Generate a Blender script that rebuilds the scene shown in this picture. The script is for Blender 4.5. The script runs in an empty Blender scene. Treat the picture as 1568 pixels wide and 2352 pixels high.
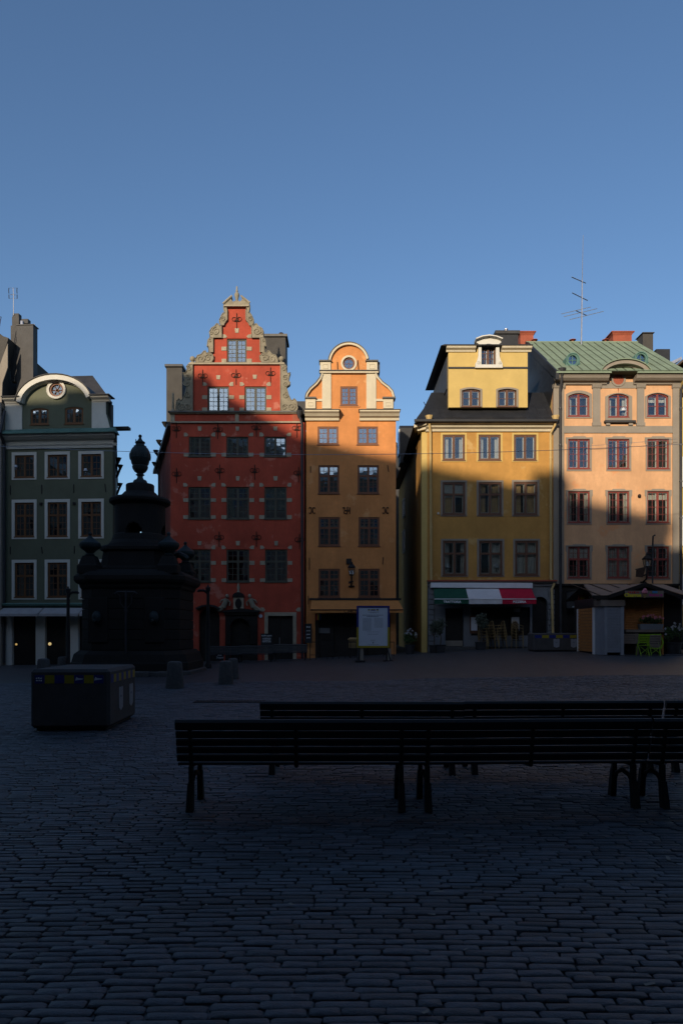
import bpy, bmesh, math, random
import numpy as np
from mathutils import Vector, Matrix
from mathutils.geometry import tessellate_polygon
random.seed(7); rng = np.random.default_rng(7)
R = math.radians
scene = bpy.context.scene

# ------------------------------------------------------------------ camera
F = 1698.7            # focal length in units of a 1568 px wide picture
VH = 1450.0           # horizon line in the same units
CAM_H = 1.7
cd = bpy.data.cameras.new('camera'); cam = bpy.data.objects.new('camera', cd)
scene.collection.objects.link(cam); scene.camera = cam
cam.location = (0, 0, CAM_H); cam.rotation_euler = (R(90), 0, 0)
cd.sensor_fit = 'VERTICAL'; cd.sensor_height = 36.0; cd.lens = 36.0 * F / 2352.0
cd.shift_y = (VH - 1176.0) / 2352.0
cd.clip_start = 0.05; cd.clip_end = 3000

# ------------------------------------------------------------------ sky and sun
SUN_EL, SUN_AZ = 16.0, 21.0       # elevation; degrees to the left of straight behind the viewpoint
sun_dir = Vector((-math.sin(R(SUN_AZ)) * math.cos(R(SUN_EL)), -math.cos(R(SUN_AZ)) * math.cos(R(SUN_EL)), math.sin(R(SUN_EL))))
world = bpy.data.worlds.new('World'); scene.world = world; world.use_nodes = True
wn, wl = world.node_tree.nodes, world.node_tree.links
for n in list(wn): wn.remove(n)
wo = wn.new('ShaderNodeOutputWorld'); wb = wn.new('ShaderNodeBackground'); ws = wn.new('ShaderNodeTexSky')
ws.sky_type = 'NISHITA'; ws.sun_disc = False
ws.sun_elevation = R(SUN_EL); ws.sun_rotation = R(180 + SUN_AZ)
ws.altitude = 0; ws.air_density = 1.0; ws.dust_density = 1.2; ws.ozone_density = 3.9
wb.inputs['Strength'].default_value = 0.145
wl.new(ws.outputs[0], wb.inputs[0]); wl.new(wb.outputs[0], wo.inputs[0])
sl = bpy.data.lights.new('sun', 'SUN'); sl.energy = 4.6; sl.angle = R(0.7); sl.color = (1.0, 0.83, 0.62)
sun = bpy.data.objects.new('sun', sl); scene.collection.objects.link(sun)
sun.rotation_euler = sun_dir.to_track_quat('Z', 'Y').to_euler(); sun.location = (-30, -60, 60)
vs = scene.view_settings
scene.display_settings.display_device = 'sRGB'
vs.view_transform = 'Standard'; vs.look = 'None'; vs.exposure = 0.0; vs.gamma = 1.0; vs.use_curve_mapping = False
cy = scene.cycles
cy.use_denoising = True; cy.max_bounces = 6; cy.diffuse_bounces = 3; cy.glossy_bounces = 3; cy.transparent_max_bounces = 8
cy.sample_clamp_indirect = 4.0; cy.caustics_reflective = False; cy.caustics_refractive = False

# ------------------------------------------------------------------ helpers
COL = scene.collection
WOFF = {}
def X(u, Y=41.0): return (u - 784.0) / F * Y
def Z(v, Y=41.0): return CAM_H + (VH - v) / F * Y
_gx = [-60, -25, -17, -4, 3.8, 8, 25, 60]; _gz = [-.25, -.25, -.18, .1, .47, .76, .85, .85]
def ground(x, y):
    t = min(1, max(0, (y - 12) / 28.0)); s = t * t * (3 - 2 * t)
    return s * float(np.interp(x, _gx, _gz))
def ground_np(x, y):
    t = np.clip((y - 12) / 28.0, 0, 1); s = t * t * (3 - 2 * t)
    return s * np.interp(x, _gx, _gz)
def hit(u, v):
    """point of the square that is seen at picture position u, v"""
    lo, hi = 1.0, 60.0
    for _ in range(60):
        m = (lo + hi) / 2
        if Z(v, m) > ground(X(u, m), m): lo = m
        else: hi = m
    return X(u, lo), lo, ground(X(u, lo), lo)

class MB:
    def __init__(s): s.v = []; s.f = []
    def add(s, vs, fs):
        b = len(s.v); s.v += [tuple(p) for p in vs]; s.f += [tuple(b + i for i in f) for f in fs]; return s
    def box(s, x0, x1, y0, y1, z0, z1):
        if x0 > x1: x0, x1 = x1, x0
        if y0 > y1: y0, y1 = y1, y0
        if z0 > z1: z0, z1 = z1, z0
        return s.add([(x0,y0,z0),(x1,y0,z0),(x1,y1,z0),(x0,y1,z0),(x0,y0,z1),(x1,y0,z1),(x1,y1,z1),(x0,y1,z1)],
                     [(0,3,2,1),(4,5,6,7),(0,1,5,4),(1,2,6,5),(2,3,7,6),(3,0,4,7)])
    def hexa(s, p):      # 8 points: bottom four, top four
        return s.add(p, [(0,3,2,1),(4,5,6,7),(0,1,5,4),(1,2,6,5),(2,3,7,6),(3,0,4,7)])
    def cbox(s, x0, x1, y0, y1, z0, z1, c=.01):   # box with chamfered edges
        a = [(x0+c,y0+c,z0),(x1-c,y0+c,z0),(x1-c,y1-c,z0),(x0+c,y1-c,z0)]
        o = [(x0+c,y0),(x1-c,y0),(x1,y0+c),(x1,y1-c),(x1-c,y1),(x0+c,y1),(x0,y1-c),(x0,y0+c)]
        r0 = [(p[0],p[1],z0+c) for p in o]; r1 = [(p[0],p[1],z1-c) for p in o]
        t = [(x0+c,y0+c,z1),(x1-c,y0+c,z1),(x1-c,y1-c,z1),(x0+c,y1-c,z1)]
        f = [(3,2,1,0),(20,21,22,23)]
        for i in range(8): j = (i+1)%8; f.append((4+i,4+j,12+j,12+i))
        for k in range(4):
            i, j = 2*k, 2*k+1; f.append((k, (k+1)%4, 4+j, 4+i)); f.append((20+k, 12+i, 12+j, 20+(k+1)%4))
            n = (2*k+2)%8; f.append(((k+1)%4, 4+n, 4+j)); f.append((20+(k+1)%4, 12+j, 12+n))
        return s.add(a+r0+r1+t, f)
    def prism(s, pts, y0, y1):    # pts: (x,z) outline, front face at y0
        a = sum(pts[i][0]*pts[(i+1)%len(pts)][1]-pts[(i+1)%len(pts)][0]*pts[i][1] for i in range(len(pts)))
        if a < 0: pts = pts[::-1]
        n = len(pts); vs = [(p[0], y0, p[1]) for p in pts] + [(p[0], y1, p[1]) for p in pts]
        return s.add(vs, [tuple(range(n)), tuple(range(2*n-1, n-1, -1))] + [(i, i+n, (i+1)%n+n, (i+1)%n) for i in range(n)])
    def plan(s, pts, z0, z1):     # pts: (x,y) outline, extruded upwards
        a = sum(pts[i][0]*pts[(i+1)%len(pts)][1]-pts[(i+1)%len(pts)][0]*pts[i][1] for i in range(len(pts)))
        if a < 0: pts = pts[::-1]
        n = len(pts); vs = [(p[0], p[1], z0) for p in pts] + [(p[0], p[1], z1) for p in pts]
        return s.add(vs, [tuple(range(n-1,-1,-1)), tuple(range(n, 2*n))] + [(i, (i+1)%n, (i+1)%n+n, i+n) for i in range(n)])
    def plate(s, outer, holes, y0, y1):   # outline with openings, (x,z); front at y0
        loops = [outer] + list(holes)
        tess = tessellate_polygon([[Vector((p[0], p[1], 0)) for p in L] for L in loops])
        flat = [p for L in loops for p in L]; n = len(flat)
        vs = [(p[0], y0, p[1]) for p in flat] + [(p[0], y1, p[1]) for p in flat]; fs = []
        for t in tess:
            a, b, c = [flat[i] for i in t]
            ar = (b[0]-a[0])*(c[1]-a[1])-(c[0]-a[0])*(b[1]-a[1])
            if abs(ar) < 1e-9: continue
            t = tuple(t) if ar > 0 else tuple(t)[::-1]
            fs.append(t); fs.append(tuple(i+n for i in t[::-1]))
        k = 0
        for li, L in enumerate(loops):
            m = len(L)
            ar = sum(L[i][0]*L[(i+1)%m][1]-L[(i+1)%m][0]*L[i][1] for i in range(m))
            fwd = (ar > 0) == (li == 0)
            for i in range(m):
                a, b = k+i, k+(i+1)%m
                fs.append((a, a+n, b+n, b) if fwd else (b, b+n, a+n, a))
            k += m
        return s.add(vs, fs)
    def ribbon(s, pts, w, y0, y1):     # strip of width w to the left of a path in x,z
        n = len(pts); off = []
        for i in range(n):
            a = pts[max(0, i-1)]; b = pts[min(n-1, i+1)]
            dx, dz = b[0]-a[0], b[1]-a[1]; l = math.hypot(dx, dz) or 1
            off.append((pts[i][0]-dz/l*w, pts[i][1]+dx/l*w))
        vs = []
        for i in range(n):
            p, q = pts[i], off[i]
            vs += [(p[0],y0,p[1]),(q[0],y0,q[1]),(q[0],y1,q[1]),(p[0],y1,p[1])]
        fs = [(0,1,2,3), tuple(4*(n-1)+k for k in (3,2,1,0))]
        for i in range(n-1):
            a, b = 4*i, 4*i+4
            for k in range(4):
                k2 = (k+1)%4; fs.append((a+k, b+k, b+k2, a+k2))
        return s.add(vs, fs)
    def lathe(s, prof, cx, cy, n=20, sx=1, sy=1):
        m = len(prof); vs = []
        for r, z in prof:
            for i in range(n):
                t = 2*math.pi*i/n; vs.append((cx+r*sx*math.cos(t), cy+r*sy*math.sin(t), z))
        fs = [(j*n+i, j*n+(i+1)%n, (j+1)*n+(i+1)%n, (j+1)*n+i) for j in range(m-1) for i in range(n)]
        fs.append(tuple(range(n-1,-1,-1))); fs.append(tuple((m-1)*n+i for i in range(n)))
        return s.add(vs, fs)
    def loft(s, plan, prof):       # plan: outline (x,y) about 0,0; prof: (scale, z)
        n = len(plan); vs = [(p[0]*k, p[1]*k, z) for k, z in prof for p in plan]
        fs = [(j*n+i, j*n+(i+1)%n, (j+1)*n+(i+1)%n, (j+1)*n+i) for j in range(len(prof)-1) for i in range(n)]
        fs.append(tuple(range(n-1,-1,-1))); fs.append(tuple((len(prof)-1)*n+i for i in range(n)))
        return s.add(vs, fs)
    def tube(s, path, r, n=6, r1=None):
        path = [Vector(p) for p in path]; m = len(path); vs = []
        for i, p in enumerate(path):
            d = (path[min(m-1,i+1)]-path[max(0,i-1)]).normalized()
            up = Vector((0,0,1)) if abs(d.z) < .9 else Vector((0,1,0))
            a = d.cross(up).normalized(); b = d.cross(a)
            rr = r if r1 is None else r+(r1-r)*i/(m-1)
            for k in range(n):
                t = 2*math.pi*k/n; vs.append(p+a*rr*math.cos(t)+b*rr*math.sin(t))
        fs = [(j*n+i, (j+1)*n+i, (j+1)*n+(i+1)%n, j*n+(i+1)%n) for j in range(m-1) for i in range(n)]
        fs.append(tuple(range(n))); fs.append(tuple((m-1)*n+i for i in range(n-1,-1,-1)))
        return s.add(vs, fs)
    def ball(s, c, r, n=12, m=8, sz=1):
        return s.lathe([(max(.001, r*math.sin(math.pi*j/m)), c[2]-r*sz*math.cos(math.pi*j/m)) for j in range(m+1)], c[0], c[1], n)
    def mesh(s, name, mats, off=(0,0,0), smooth=False):
        me = bpy.data.meshes.new(name)
        me.from_pydata([(p[0]-off[0], p[1]-off[1], p[2]-off[2]) for p in s.v], [], s.f)
        for m in (mats if isinstance(mats, (list, tuple)) else [mats]): me.materials.append(m)
        if smooth:
            for p in me.polygons: p.use_smooth = True
        me.update(); return me
    def build(s, name, mat, parent=None, smooth=False):
        off = WOFF.get(parent.name, Vector((0,0,0))) if parent else Vector((0,0,0))
        me = s.mesh(name, mat, off, smooth)
        if smooth: fix_smooth(me)
        o = bpy.data.objects.new(name, me); COL.objects.link(o)
        if parent: o.parent = parent
        WOFF[o.name] = off.copy() if parent else Vector((0,0,0))
        return o
def fix_smooth(me, ang=40):
    try: me.set_sharp_from_angle(angle=R(ang))
    except Exception: pass

def thing(name, label, cat, loc=(0,0,0), rotz=0.0, group=None):
    o = bpy.data.objects.new(name, None); COL.objects.link(o); o.empty_display_size = .2
    o.location = loc; o.rotation_euler = (0,0,rotz); o['label'] = label; o['category'] = cat
    if group: o['group'] = group
    WOFF[o.name] = Vector(loc); return o
def tag(o, label, cat, group=None):
    o['label'] = label; o['category'] = cat
    if group: o['group'] = group
    return o
def local(name, label, cat, loc, rotz=0.0, group=None):
    """a thing whose parts are written in its own coordinates"""
    o = thing(name, label, cat, loc, rotz, group); WOFF[o.name] = Vector((0,0,0)); return o
def inst(name, me, parent, loc, rot=(0,0,0), scale=(1,1,1)):
    o = bpy.data.objects.new(name, me); COL.objects.link(o); o.parent = parent
    o.location = Vector(loc) - WOFF.get(parent.name, Vector((0,0,0))); o.rotation_euler = rot; o.scale = scale
    WOFF[o.name] = WOFF.get(parent.name, Vector((0,0,0))).copy(); return o
def dup(root, loc, rotz, label, group=None):
    r = root.copy(); COL.objects.link(r); r.location = loc; r.rotation_euler = (0,0,rotz); r['label'] = label
    if group: r['group'] = group
    for ch in list(root.children):
        c = ch.copy(); COL.objects.link(c); c.parent = r
        for g in list(ch.children):
            d = g.copy(); COL.objects.link(d); d.parent = c
    return r
def text_mesh(txt, size, mat, align='CENTER', shear=0.0, extrude=.004, bold=0.0):
    cu = bpy.data.curves.new('writing', 'FONT'); cu.body = txt; cu.size = size; cu.align_x = align; cu.align_y = 'CENTER'
    cu.extrude = extrude; cu.shear = shear; cu.offset = bold; cu.resolution_u = 3
    t = bpy.data.objects.new('writing', cu); COL.objects.link(t)
    dg = bpy.context.evaluated_depsgraph_get()
    me = bpy.data.meshes.new_from_object(t.evaluated_get(dg)); me.name = 'writing'
    bpy.data.objects.remove(t); bpy.data.curves.remove(cu)
    me.materials.clear(); me.materials.append(mat); return me
def writing(txt, size, mat, parent, loc, rot=(R(90),0,0), **k):
    return inst('lettering', text_mesh(txt, size, mat, **k), parent, loc, rot)
def arc(cx, cz, rx, rz, a0, a1, n=16):
    return [(cx+rx*math.cos(R(a0+(a1-a0)*i/n)), cz+rz*math.sin(R(a0+(a1-a0)*i/n))) for i in range(n+1)]

# ------------------------------------------------------------------ materials
def M(name, col, rough=.85, var=.14, scale=1.6, bump=.12, bscale=45, metal=0.0, streak=0.0, col2=None, spec=.3, blotch=None, island=0.0):
    m = bpy.data.materials.new(name); m.use_nodes = True
    nt = m.node_tree; N, L = nt.nodes, nt.links; b = N['Principled BSDF']
    b.inputs['Roughness'].default_value = rough; b.inputs['Metallic'].default_value = metal
    b.inputs['Specular IOR Level'].default_value = spec
    if var <= 0 and bump <= 0:
        b.inputs['Base Color'].default_value = (*col, 1); return m
    g = N.new('ShaderNodeNewGeometry')
    def noise(sc, det=5, rough_=.6, vec=None):
        n = N.new('ShaderNodeTexNoise'); n.inputs['Scale'].default_value = sc; n.inputs['Detail'].default_value = det
        n.inputs['Roughness'].default_value = rough_; L.new(vec or g.outputs['Position'], n.inputs['Vector']); return n.outputs['Fac']
    def rng_(x, a, b_):
        r = N.new('ShaderNodeMapRange'); r.inputs[1].default_value = .3; r.inputs[2].default_value = .7
        r.inputs[3].default_value = a; r.inputs[4].default_value = b_; L.new(x, r.inputs[0]); return r.outputs[0]
    def mix(f, a, c):
        x = N.new('ShaderNodeMix'); x.data_type = 'RGBA'
        if isinstance(f, float): x.inputs[0].default_value = f
        else: L.new(f, x.inputs[0])
        for i, q in ((6, a), (7, c)):
            if isinstance(q, tuple): x.inputs[i].default_value = (*q, 1)
            else: L.new(q, x.inputs[i])
        return x.outputs[2]
    lo = tuple(c*(1-var) for c in col); hi = tuple(min(1, c*(1+var)) for c in (col2 or col))
    c = mix(rng_(noise(scale, 6), 0, 1), lo, hi)
    c = mix(rng_(noise(scale*9, 4), 0, .45), c, tuple(q*(1-var*1.2) for q in col))
    if streak > 0:
        mp = N.new('ShaderNodeMapping'); mp.inputs['Scale'].default_value = (1.7, 1.7, .28); L.new(g.outputs['Position'], mp.inputs[0])
        c = mix(rng_(noise(1.0, 7, .7, mp.outputs[0]), 0, streak), c, tuple(q*.6 for q in col))
    if blotch:
        r = N.new('ShaderNodeMapRange'); r.inputs[1].default_value = blotch[1]; r.inputs[2].default_value = blotch[1]+.06
        L.new(noise(blotch[2], 7, .65), r.inputs[0]); c = mix(r.outputs[0], c, blotch[0])
    if island > 0:       # every loose piece its own tone
        ri = N.new('ShaderNodeMapRange'); ri.inputs[3].default_value = 1-island; ri.inputs[4].default_value = 1+island; L.new(g.outputs['Random Per Island'], ri.inputs[0])
        vm = N.new('ShaderNodeVectorMath'); vm.operation = 'SCALE'; L.new(c, vm.inputs[0]); L.new(ri.outputs[0], vm.inputs['Scale']); c = vm.outputs[0]
    L.new(c, b.inputs['Base Color'])
    if bump > 0:
        bp = N.new('ShaderNodeBump'); bp.inputs['Strength'].default_value = bump; bp.inputs['Distance'].default_value = .03
        L.new(noise(bscale, 6), bp.inputs['Height']); L.new(bp.outputs[0], b.inputs['Normal'])
    return m
def emit(name, col, s):
    m = bpy.data.materials.new(name); m.use_nodes = True; b = m.node_tree.nodes['Principled BSDF']
    b.inputs['Base Color'].default_value = (*col, 1); b.inputs['Emission Color'].default_value = (*col, 1); b.inputs['Emission Strength'].default_value = s
    return m
def glass_mat(name, refl=.42, tint=(.62,.66,.64)):
    m = bpy.data.materials.new(name); m.use_nodes = True; N, L = m.node_tree.nodes, m.node_tree.links
    N.remove(N['Principled BSDF']); out = N['Material Output']
    t = N.new('ShaderNodeBsdfTransparent'); t.inputs[0].default_value = (*tint, 1)
    gl = N.new('ShaderNodeBsdfGlossy'); gl.inputs['Roughness'].default_value = .015; gl.inputs[0].default_value = (.68,.82,1,1)
    g = N.new('ShaderNodeNewGeometry'); nz = N.new('ShaderNodeTexNoise'); nz.inputs['Scale'].default_value = 3.5; nz.inputs['Detail'].default_value = 1
    L.new(g.outputs['Position'], nz.inputs['Vector'])
    bp = N.new('ShaderNodeBump'); bp.inputs['Strength'].default_value = .012; bp.inputs['Distance'].default_value = .05
    L.new(nz.outputs['Fac'], bp.inputs['Height']); L.new(bp.outputs[0], gl.inputs['Normal'])
    fr = N.new('ShaderNodeLayerWeight'); fr.inputs[0].default_value = .25
    ma = N.new('ShaderNodeMath'); ma.operation = 'MAXIMUM'; ma.inputs[1].default_value = refl; L.new(fr.outputs['Fresnel'], ma.inputs[0])
    mx = N.new('ShaderNodeMixShader'); L.new(ma.outputs[0], mx.inputs[0]); L.new(t.outputs[0], mx.inputs[1]); L.new(gl.outputs[0], mx.inputs[2])
    L.new(mx.outputs[0], out.inputs['Surface']); return m

m_red = M('red_stucco', (.45,.075,.04), var=.26, scale=.8, streak=.6, blotch=((.47,.15,.10), .58, .9))
m_orange = M('orange_stucco', (.65,.265,.085), var=.2, scale=.7, streak=.5, blotch=((.62,.31,.125), .59, .8))
m_yellow = M('ochre_stucco', (.52,.275,.07), var=.22, scale=.7, streak=.5, blotch=((.5,.32,.12), .59, .8))
m_yellow2 = M('attic_yellow_stucco', (.56,.40,.135), var=.09, scale=1.2, streak=.15, blotch=((.5,.42,.34), .72, 2.2))
m_peach = M('peach_stucco', (.66,.38,.20), var=.17, scale=.7, streak=.5, blotch=((.62,.30,.14), .59, .9))
m_green = M('green_stucco', (.125,.135,.09), var=.12, scale=.9, streak=.2)
m_white = M('white_plaster', (.62,.60,.53), var=.08, scale=1.5, streak=.2)
m_cream = M('cream_plaster', (.62,.55,.40), var=.10, scale=1.4, streak=.3)
m_greystone = M('grey_brown_render', (.27,.235,.19), var=.10, scale=1.3, streak=.25)
m_sand = M('sandstone', (.30,.265,.19), var=.30, scale=2.6, bump=.5, bscale=22, streak=.5)
m_sandblock = M('sandstone_block', (.36,.31,.22), var=.25, scale=3.5, bump=.3, bscale=30)
m_black = M('black_roof_sheet', (.022,.023,.026), rough=.5, var=.25, scale=2, bump=.1, bscale=8)
m_slate = M('dark_roof_sheet', (.045,.043,.042), rough=.6, var=.3, scale=1.5, bump=.1)
m_cap = M('weathered_zinc', (.11,.105,.095), rough=.6, var=.25, scale=3, metal=.2)
m_seam = M('dark_copper_seam', (.10,.125,.085), var=.2)
m_copper = M('green_copper', (.235,.30,.205), rough=.75, var=.2, scale=1.1, bump=.1, streak=.45, blotch=((.17,.15,.09), .69, 1.6))
m_copper2 = M('verdigris_copper', (.10,.20,.165), rough=.7, var=.25, scale=2, bump=.1, streak=.3)
m_chim = M('chimney_sheet', (.068,.063,.056), rough=.75, var=.25, scale=1.5, streak=.35)
m_chimred = M('red_chimney', (.34,.09,.05), var=.2, scale=2, streak=.4)
m_iron = M('black_iron', (.015,.014,.014), rough=.6, var=.3, scale=6, bump=.2)
m_rust = M('rusted_iron', (.04,.022,.014), rough=.8, var=.4, scale=6)
m_pipe = M('dark_pipe', (.05,.05,.055), rough=.5, var=.2, scale=3, metal=.3)
m_pipey = M('cream_pipe', (.56,.40,.17), rough=.6, var=.12, scale=3, streak=.3)
m_frg = M('olive_window_paint', (.075,.07,.05), rough=.6, var=.2, scale=4)
m_frb = M('brown_window_paint', (.16,.062,.03), rough=.55, var=.15, scale=4)
m_fry = M('chestnut_window_paint', (.12,.055,.03), rough=.5, var=.15, scale=4)
m_frr = M('red_brown_window_paint', (.21,.045,.035), rough=.5, var=.15, scale=4)
m_frw = M('white_window_paint', (.7,.68,.66), rough=.5, var=.05, scale=4)
m_frgb = M('umber_window_paint', (.15,.065,.024), rough=.6, var=.2, scale=4)
m_int = M('unlit_room_dark', (.014,.012,.011), var=.5, scale=.7, bump=0.0)  # near-black sheets behind the panes; rooms' lack of light put into colour
m_cloth = M('white_curtain', (.6,.58,.55), var=.1, scale=3, bump=0.0)
m_beige = M('beige_curtain_and_reflection', (.62,.42,.22), var=.2, scale=3, bump=0.0)
m_glass = glass_mat('window_glass', .2)
m_glass3 = glass_mat('clear_window_glass', .075, (.85,.87,.85))
m_glass2 = glass_mat('lantern_glass', .12, (.85,.85,.82))
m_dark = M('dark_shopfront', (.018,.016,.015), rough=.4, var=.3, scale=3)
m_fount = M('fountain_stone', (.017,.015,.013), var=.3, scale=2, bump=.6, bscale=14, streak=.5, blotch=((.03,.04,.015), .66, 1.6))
m_bronze = M('weathered_bronze', (.022,.034,.036), rough=.6, var=.35, scale=5, bump=.3, streak=.5)
m_granite = M('granite', (.085,.082,.08), var=.3, scale=12, bump=.25, bscale=60)
m_concrete = M('concrete', (.075,.068,.066), var=.2, scale=3, bump=.25, bscale=80, streak=.3)
m_bench = M('bench_paint', (.006,.008,.010), rough=.5, var=.3, scale=5, bump=.15, bscale=60, spec=.5)
m_sett = M('granite_sett', (.056,.062,.072), rough=.5, var=.3, scale=18, bump=.5, bscale=90, spec=.5, island=.6)
m_blue = M('blue_print', (.014,.024,.16), rough=.5, var=.1, scale=3, bump=0.0)
m_yel = M('yellow_print', (.30,.23,.012), rough=.5, var=.1, scale=3, bump=0.0)
m_paper = M('white_paper', (.50,.53,.58), rough=.5, var=.03, scale=3, bump=0.0)
m_ink = M('grey_ink', (.18,.2,.24), rough=.7, var=.1, scale=3, bump=0.0)
m_wink = M('white_lettering', (.75,.75,.75), rough=.6, var=.05, scale=3, bump=0.0)
m_aw_g = M('green_awning_cloth', (.012,.075,.045), rough=.9, var=.15, scale=3, bump=.1)
m_aw_w = M('white_awning_cloth', (.62,.60,.60), rough=.9, var=.08, scale=3, bump=.1)
m_aw_r = M('red_awning_cloth', (.46,.012,.04), rough=.9, var=.15, scale=3, bump=.1)
m_aw_o = M('orange_awning_cloth', (.52,.21,.06), rough=.9, var=.12, scale=3, bump=.1)
m_aw_p = M('pale_awning_cloth', (.40,.37,.36), rough=.9, var=.12, scale=3, bump=.1)
m_shop = M('grey_painted_stone', (.19,.20,.215), var=.12, scale=3, streak=.3)
m_wood = M('orange_stained_wood', (.42,.17,.05), rough=.7, var=.2, scale=5, bump=.2)
m_shut = M('grey_shutter', (.30,.31,.34), rough=.45, var=.1, scale=3, metal=.3)
m_kroof = M('brown_roof_felt', (.20,.155,.125), var=.2, scale=2)
m_lime = M('lime_green_paint', (.21,.36,.015), rough=.5, var=.15, scale=8)
m_weave = M('dark_rattan_weave', (.10,.06,.03), rough=.7, var=.3, scale=30)
m_rattan = M('rattan', (.27,.18,.07), rough=.7, var=.3, scale=30)
m_leaf = M('leaf_green', (.05,.095,.025), rough=.6, var=.5, scale=9, bump=0.0)
m_olive = M('olive_leaf', (.10,.115,.08), rough=.6, var=.4, scale=9, bump=0.0)
m_petal_w = M('white_petals', (.34,.33,.33), var=.1, scale=9, bump=0.0)
m_petal_p = M('pink_petals', (.6,.2,.25), var=.2, scale=9, bump=0.0)
m_pot = M('dark_pot', (.03,.03,.032), rough=.6, var=.3, scale=4)
m_terra = M('terracotta_pot', (.3,.13,.07), var=.2, scale=4)
m_bark = M('bark', (.09,.07,.05), var=.4, scale=14, bump=.6, bscale=30)
m_steel = M('galvanised_steel', (.42,.42,.45), rough=.4, var=.15, scale=5, metal=.7)
m_slat = M('chalkboard', (.02,.024,.028), rough=.6, var=.3, scale=5, bump=0.0)
m_lamp = emit('lit_lantern', (1.0,.62,.18), .42)
m_bulb = emit('lit_bulb', (1.0,.72,.3), .5)
# ------------------------------------------------------------------ the square
def sett_pattern_mat():
    m = M('sett_paving', (.074,.074,.079), rough=.5, var=.25, scale=2.5, bump=0.0)
    nt = m.node_tree; N, L = nt.nodes, nt.links; b = N['Principled BSDF']
    src = b.inputs['Base Color'].links[0].from_socket
    g = N.new('ShaderNodeNewGeometry'); br = N.new('ShaderNodeTexBrick')
    br.inputs['Scale'].default_value = 1.0; br.inputs['Mortar Size'].default_value = .008; br.inputs['Mortar Smooth'].default_value = .4
    br.inputs['Brick Width'].default_value = .2; br.inputs['Row Height'].default_value = .085; br.inputs['Bias'].default_value = 0.0
    br.inputs['Color1'].default_value = (.75,.75,.75,1); br.inputs['Color2'].default_value = (1.2,1.2,1.2,1); br.inputs['Mortar'].default_value = (.25,.23,.22,1)
    nz = N.new('ShaderNodeTexNoise'); nz.inputs['Scale'].default_value = .7; L.new(g.outputs['Position'], nz.inputs['Vector'])
    ad = N.new('ShaderNodeVectorMath'); ad.operation = 'MULTIPLY_ADD'; ad.inputs[1].default_value = (.35,.35,0)
    L.new(nz.outputs['Color'], ad.inputs[0]); L.new(g.outputs['Position'], ad.inputs[2]); L.new(ad.outputs[0], br.inputs['Vector'])
    mx = N.new('ShaderNodeMix'); mx.data_type = 'RGBA'; mx.blend_type = 'MULTIPLY'; mx.inputs[0].default_value = 1
    L.new(src, mx.inputs[6]); L.new(br.outputs['Color'], mx.inputs[7]); L.new(mx.outputs[2], b.inputs['Base Color'])
    bp = N.new('ShaderNodeBump'); bp.inputs['Strength'].default_value = .7; bp.inputs['Distance'].default_value = .02; bp.invert = True
    L.new(br.outputs['Fac'], bp.inputs['Height']); L.new(bp.outputs[0], b.inputs['Normal'])
    return m
m_pave = sett_pattern_mat()
SETT_END = 24.0
xs = np.concatenate([[-900,-300,-120], np.arange(-60, 61, 1.5), [120,300,900]])
ys = np.concatenate([[-300,-100,-60], np.arange(-40, 0, 5), np.arange(0, 48, .75), [60,90,150,300,900,1800]])
gxx, gyy = np.meshgrid(xs, ys); gz = ground_np(gxx, gyy)
inside = (gyy > 1.0) & (gyy < SETT_END - .4) & (np.abs(gxx) < .58 * gyy + 1.8)
gz = gz - np.where(inside, .022, 0.0)
nx_, ny_ = len(xs), len(ys)
gm = MB(); gm.v = [tuple(map(float, p)) for p in zip(gxx.ravel(), gyy.ravel(), gz.ravel())]
gm.f = [(j*nx_+i, j*nx_+i+1, (j+1)*nx_+i+1, (j+1)*nx_+i) for j in range(ny_-1) for i in range(nx_-1)]
square = gm.build('cobbled_square', m_pave, None, smooth=True); square['kind'] = 'structure'

def sett_unit(seed):
    """one stone, 1 x 1 in plan, top at 0, worn edges"""
    r = random.Random(seed); c = .085
    o = [(-.5+c,-.5),(.5-c,-.5),(.5,-.5+c*1.6),(.5,.5-c*1.6),(.5-c,.5),(-.5+c,.5),(-.5,.5-c*1.6),(-.5,-.5+c*1.6)]
    o = [(x+r.uniform(-.025,.025), y+r.uniform(-.05,.05)) for x, y in o]
    v = [(x, y, -.06) for x, y in o] + [(x, y, -.006) for x, y in o] + [(x*.955, y*.87, r.uniform(-.002,.0015)) for x, y in o] + [(r.uniform(-.1,.1), r.uniform(-.1,.1), r.uniform(.002,.006))]
    f = []
    for i in range(8):
        j = (i+1) % 8
        f += [(i, j, j+8, i+8), (i+8, j+8, j+16, i+16), (i+16, j+16, 24)]
    return v, f
units = [sett_unit(i) for i in range(14)]
unit_meshes = []
for v, f in units:
    mb = MB(); mb.add(v, f); me = mb.mesh('sett', m_sett, smooth=True); fix_smooth(me, 50); unit_meshes.append(me)
setts = []
y = 1.3; row = 0
while y < SETT_END:
    dep = rng.uniform(.060, .074) * (1 if y < 12 else 1.25)
    half = .56 * y + 1.5
    x = -half + rng.uniform(-.2, 0)
    while x < half:
        w = rng.uniform(.17, .29) if rng.random() > .14 else rng.uniform(.11, .17)
        cx, cyy = x + w/2, y + dep/2
        yy = cyy + .07*math.sin(cx*.5+1.0) + .05*math.sin(cx*1.3+cyy*.4) - .05*cx*.4 + rng.normal(0, .004)
        setts.append((cx, yy, w - rng.uniform(.005,.010), dep - rng.uniform(.003,.006), rng.normal(0,.006)-.02+.035*math.cos(cx*.5+1.0),
                      rng.normal(0,.0022) + .010*math.sin(cx*.9+yy*.7)*math.sin(yy*1.1), rng.normal(0,.006), rng.normal(0,.014), int(rng.integers(14))))
        x += w
    y += dep; row += 1
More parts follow.
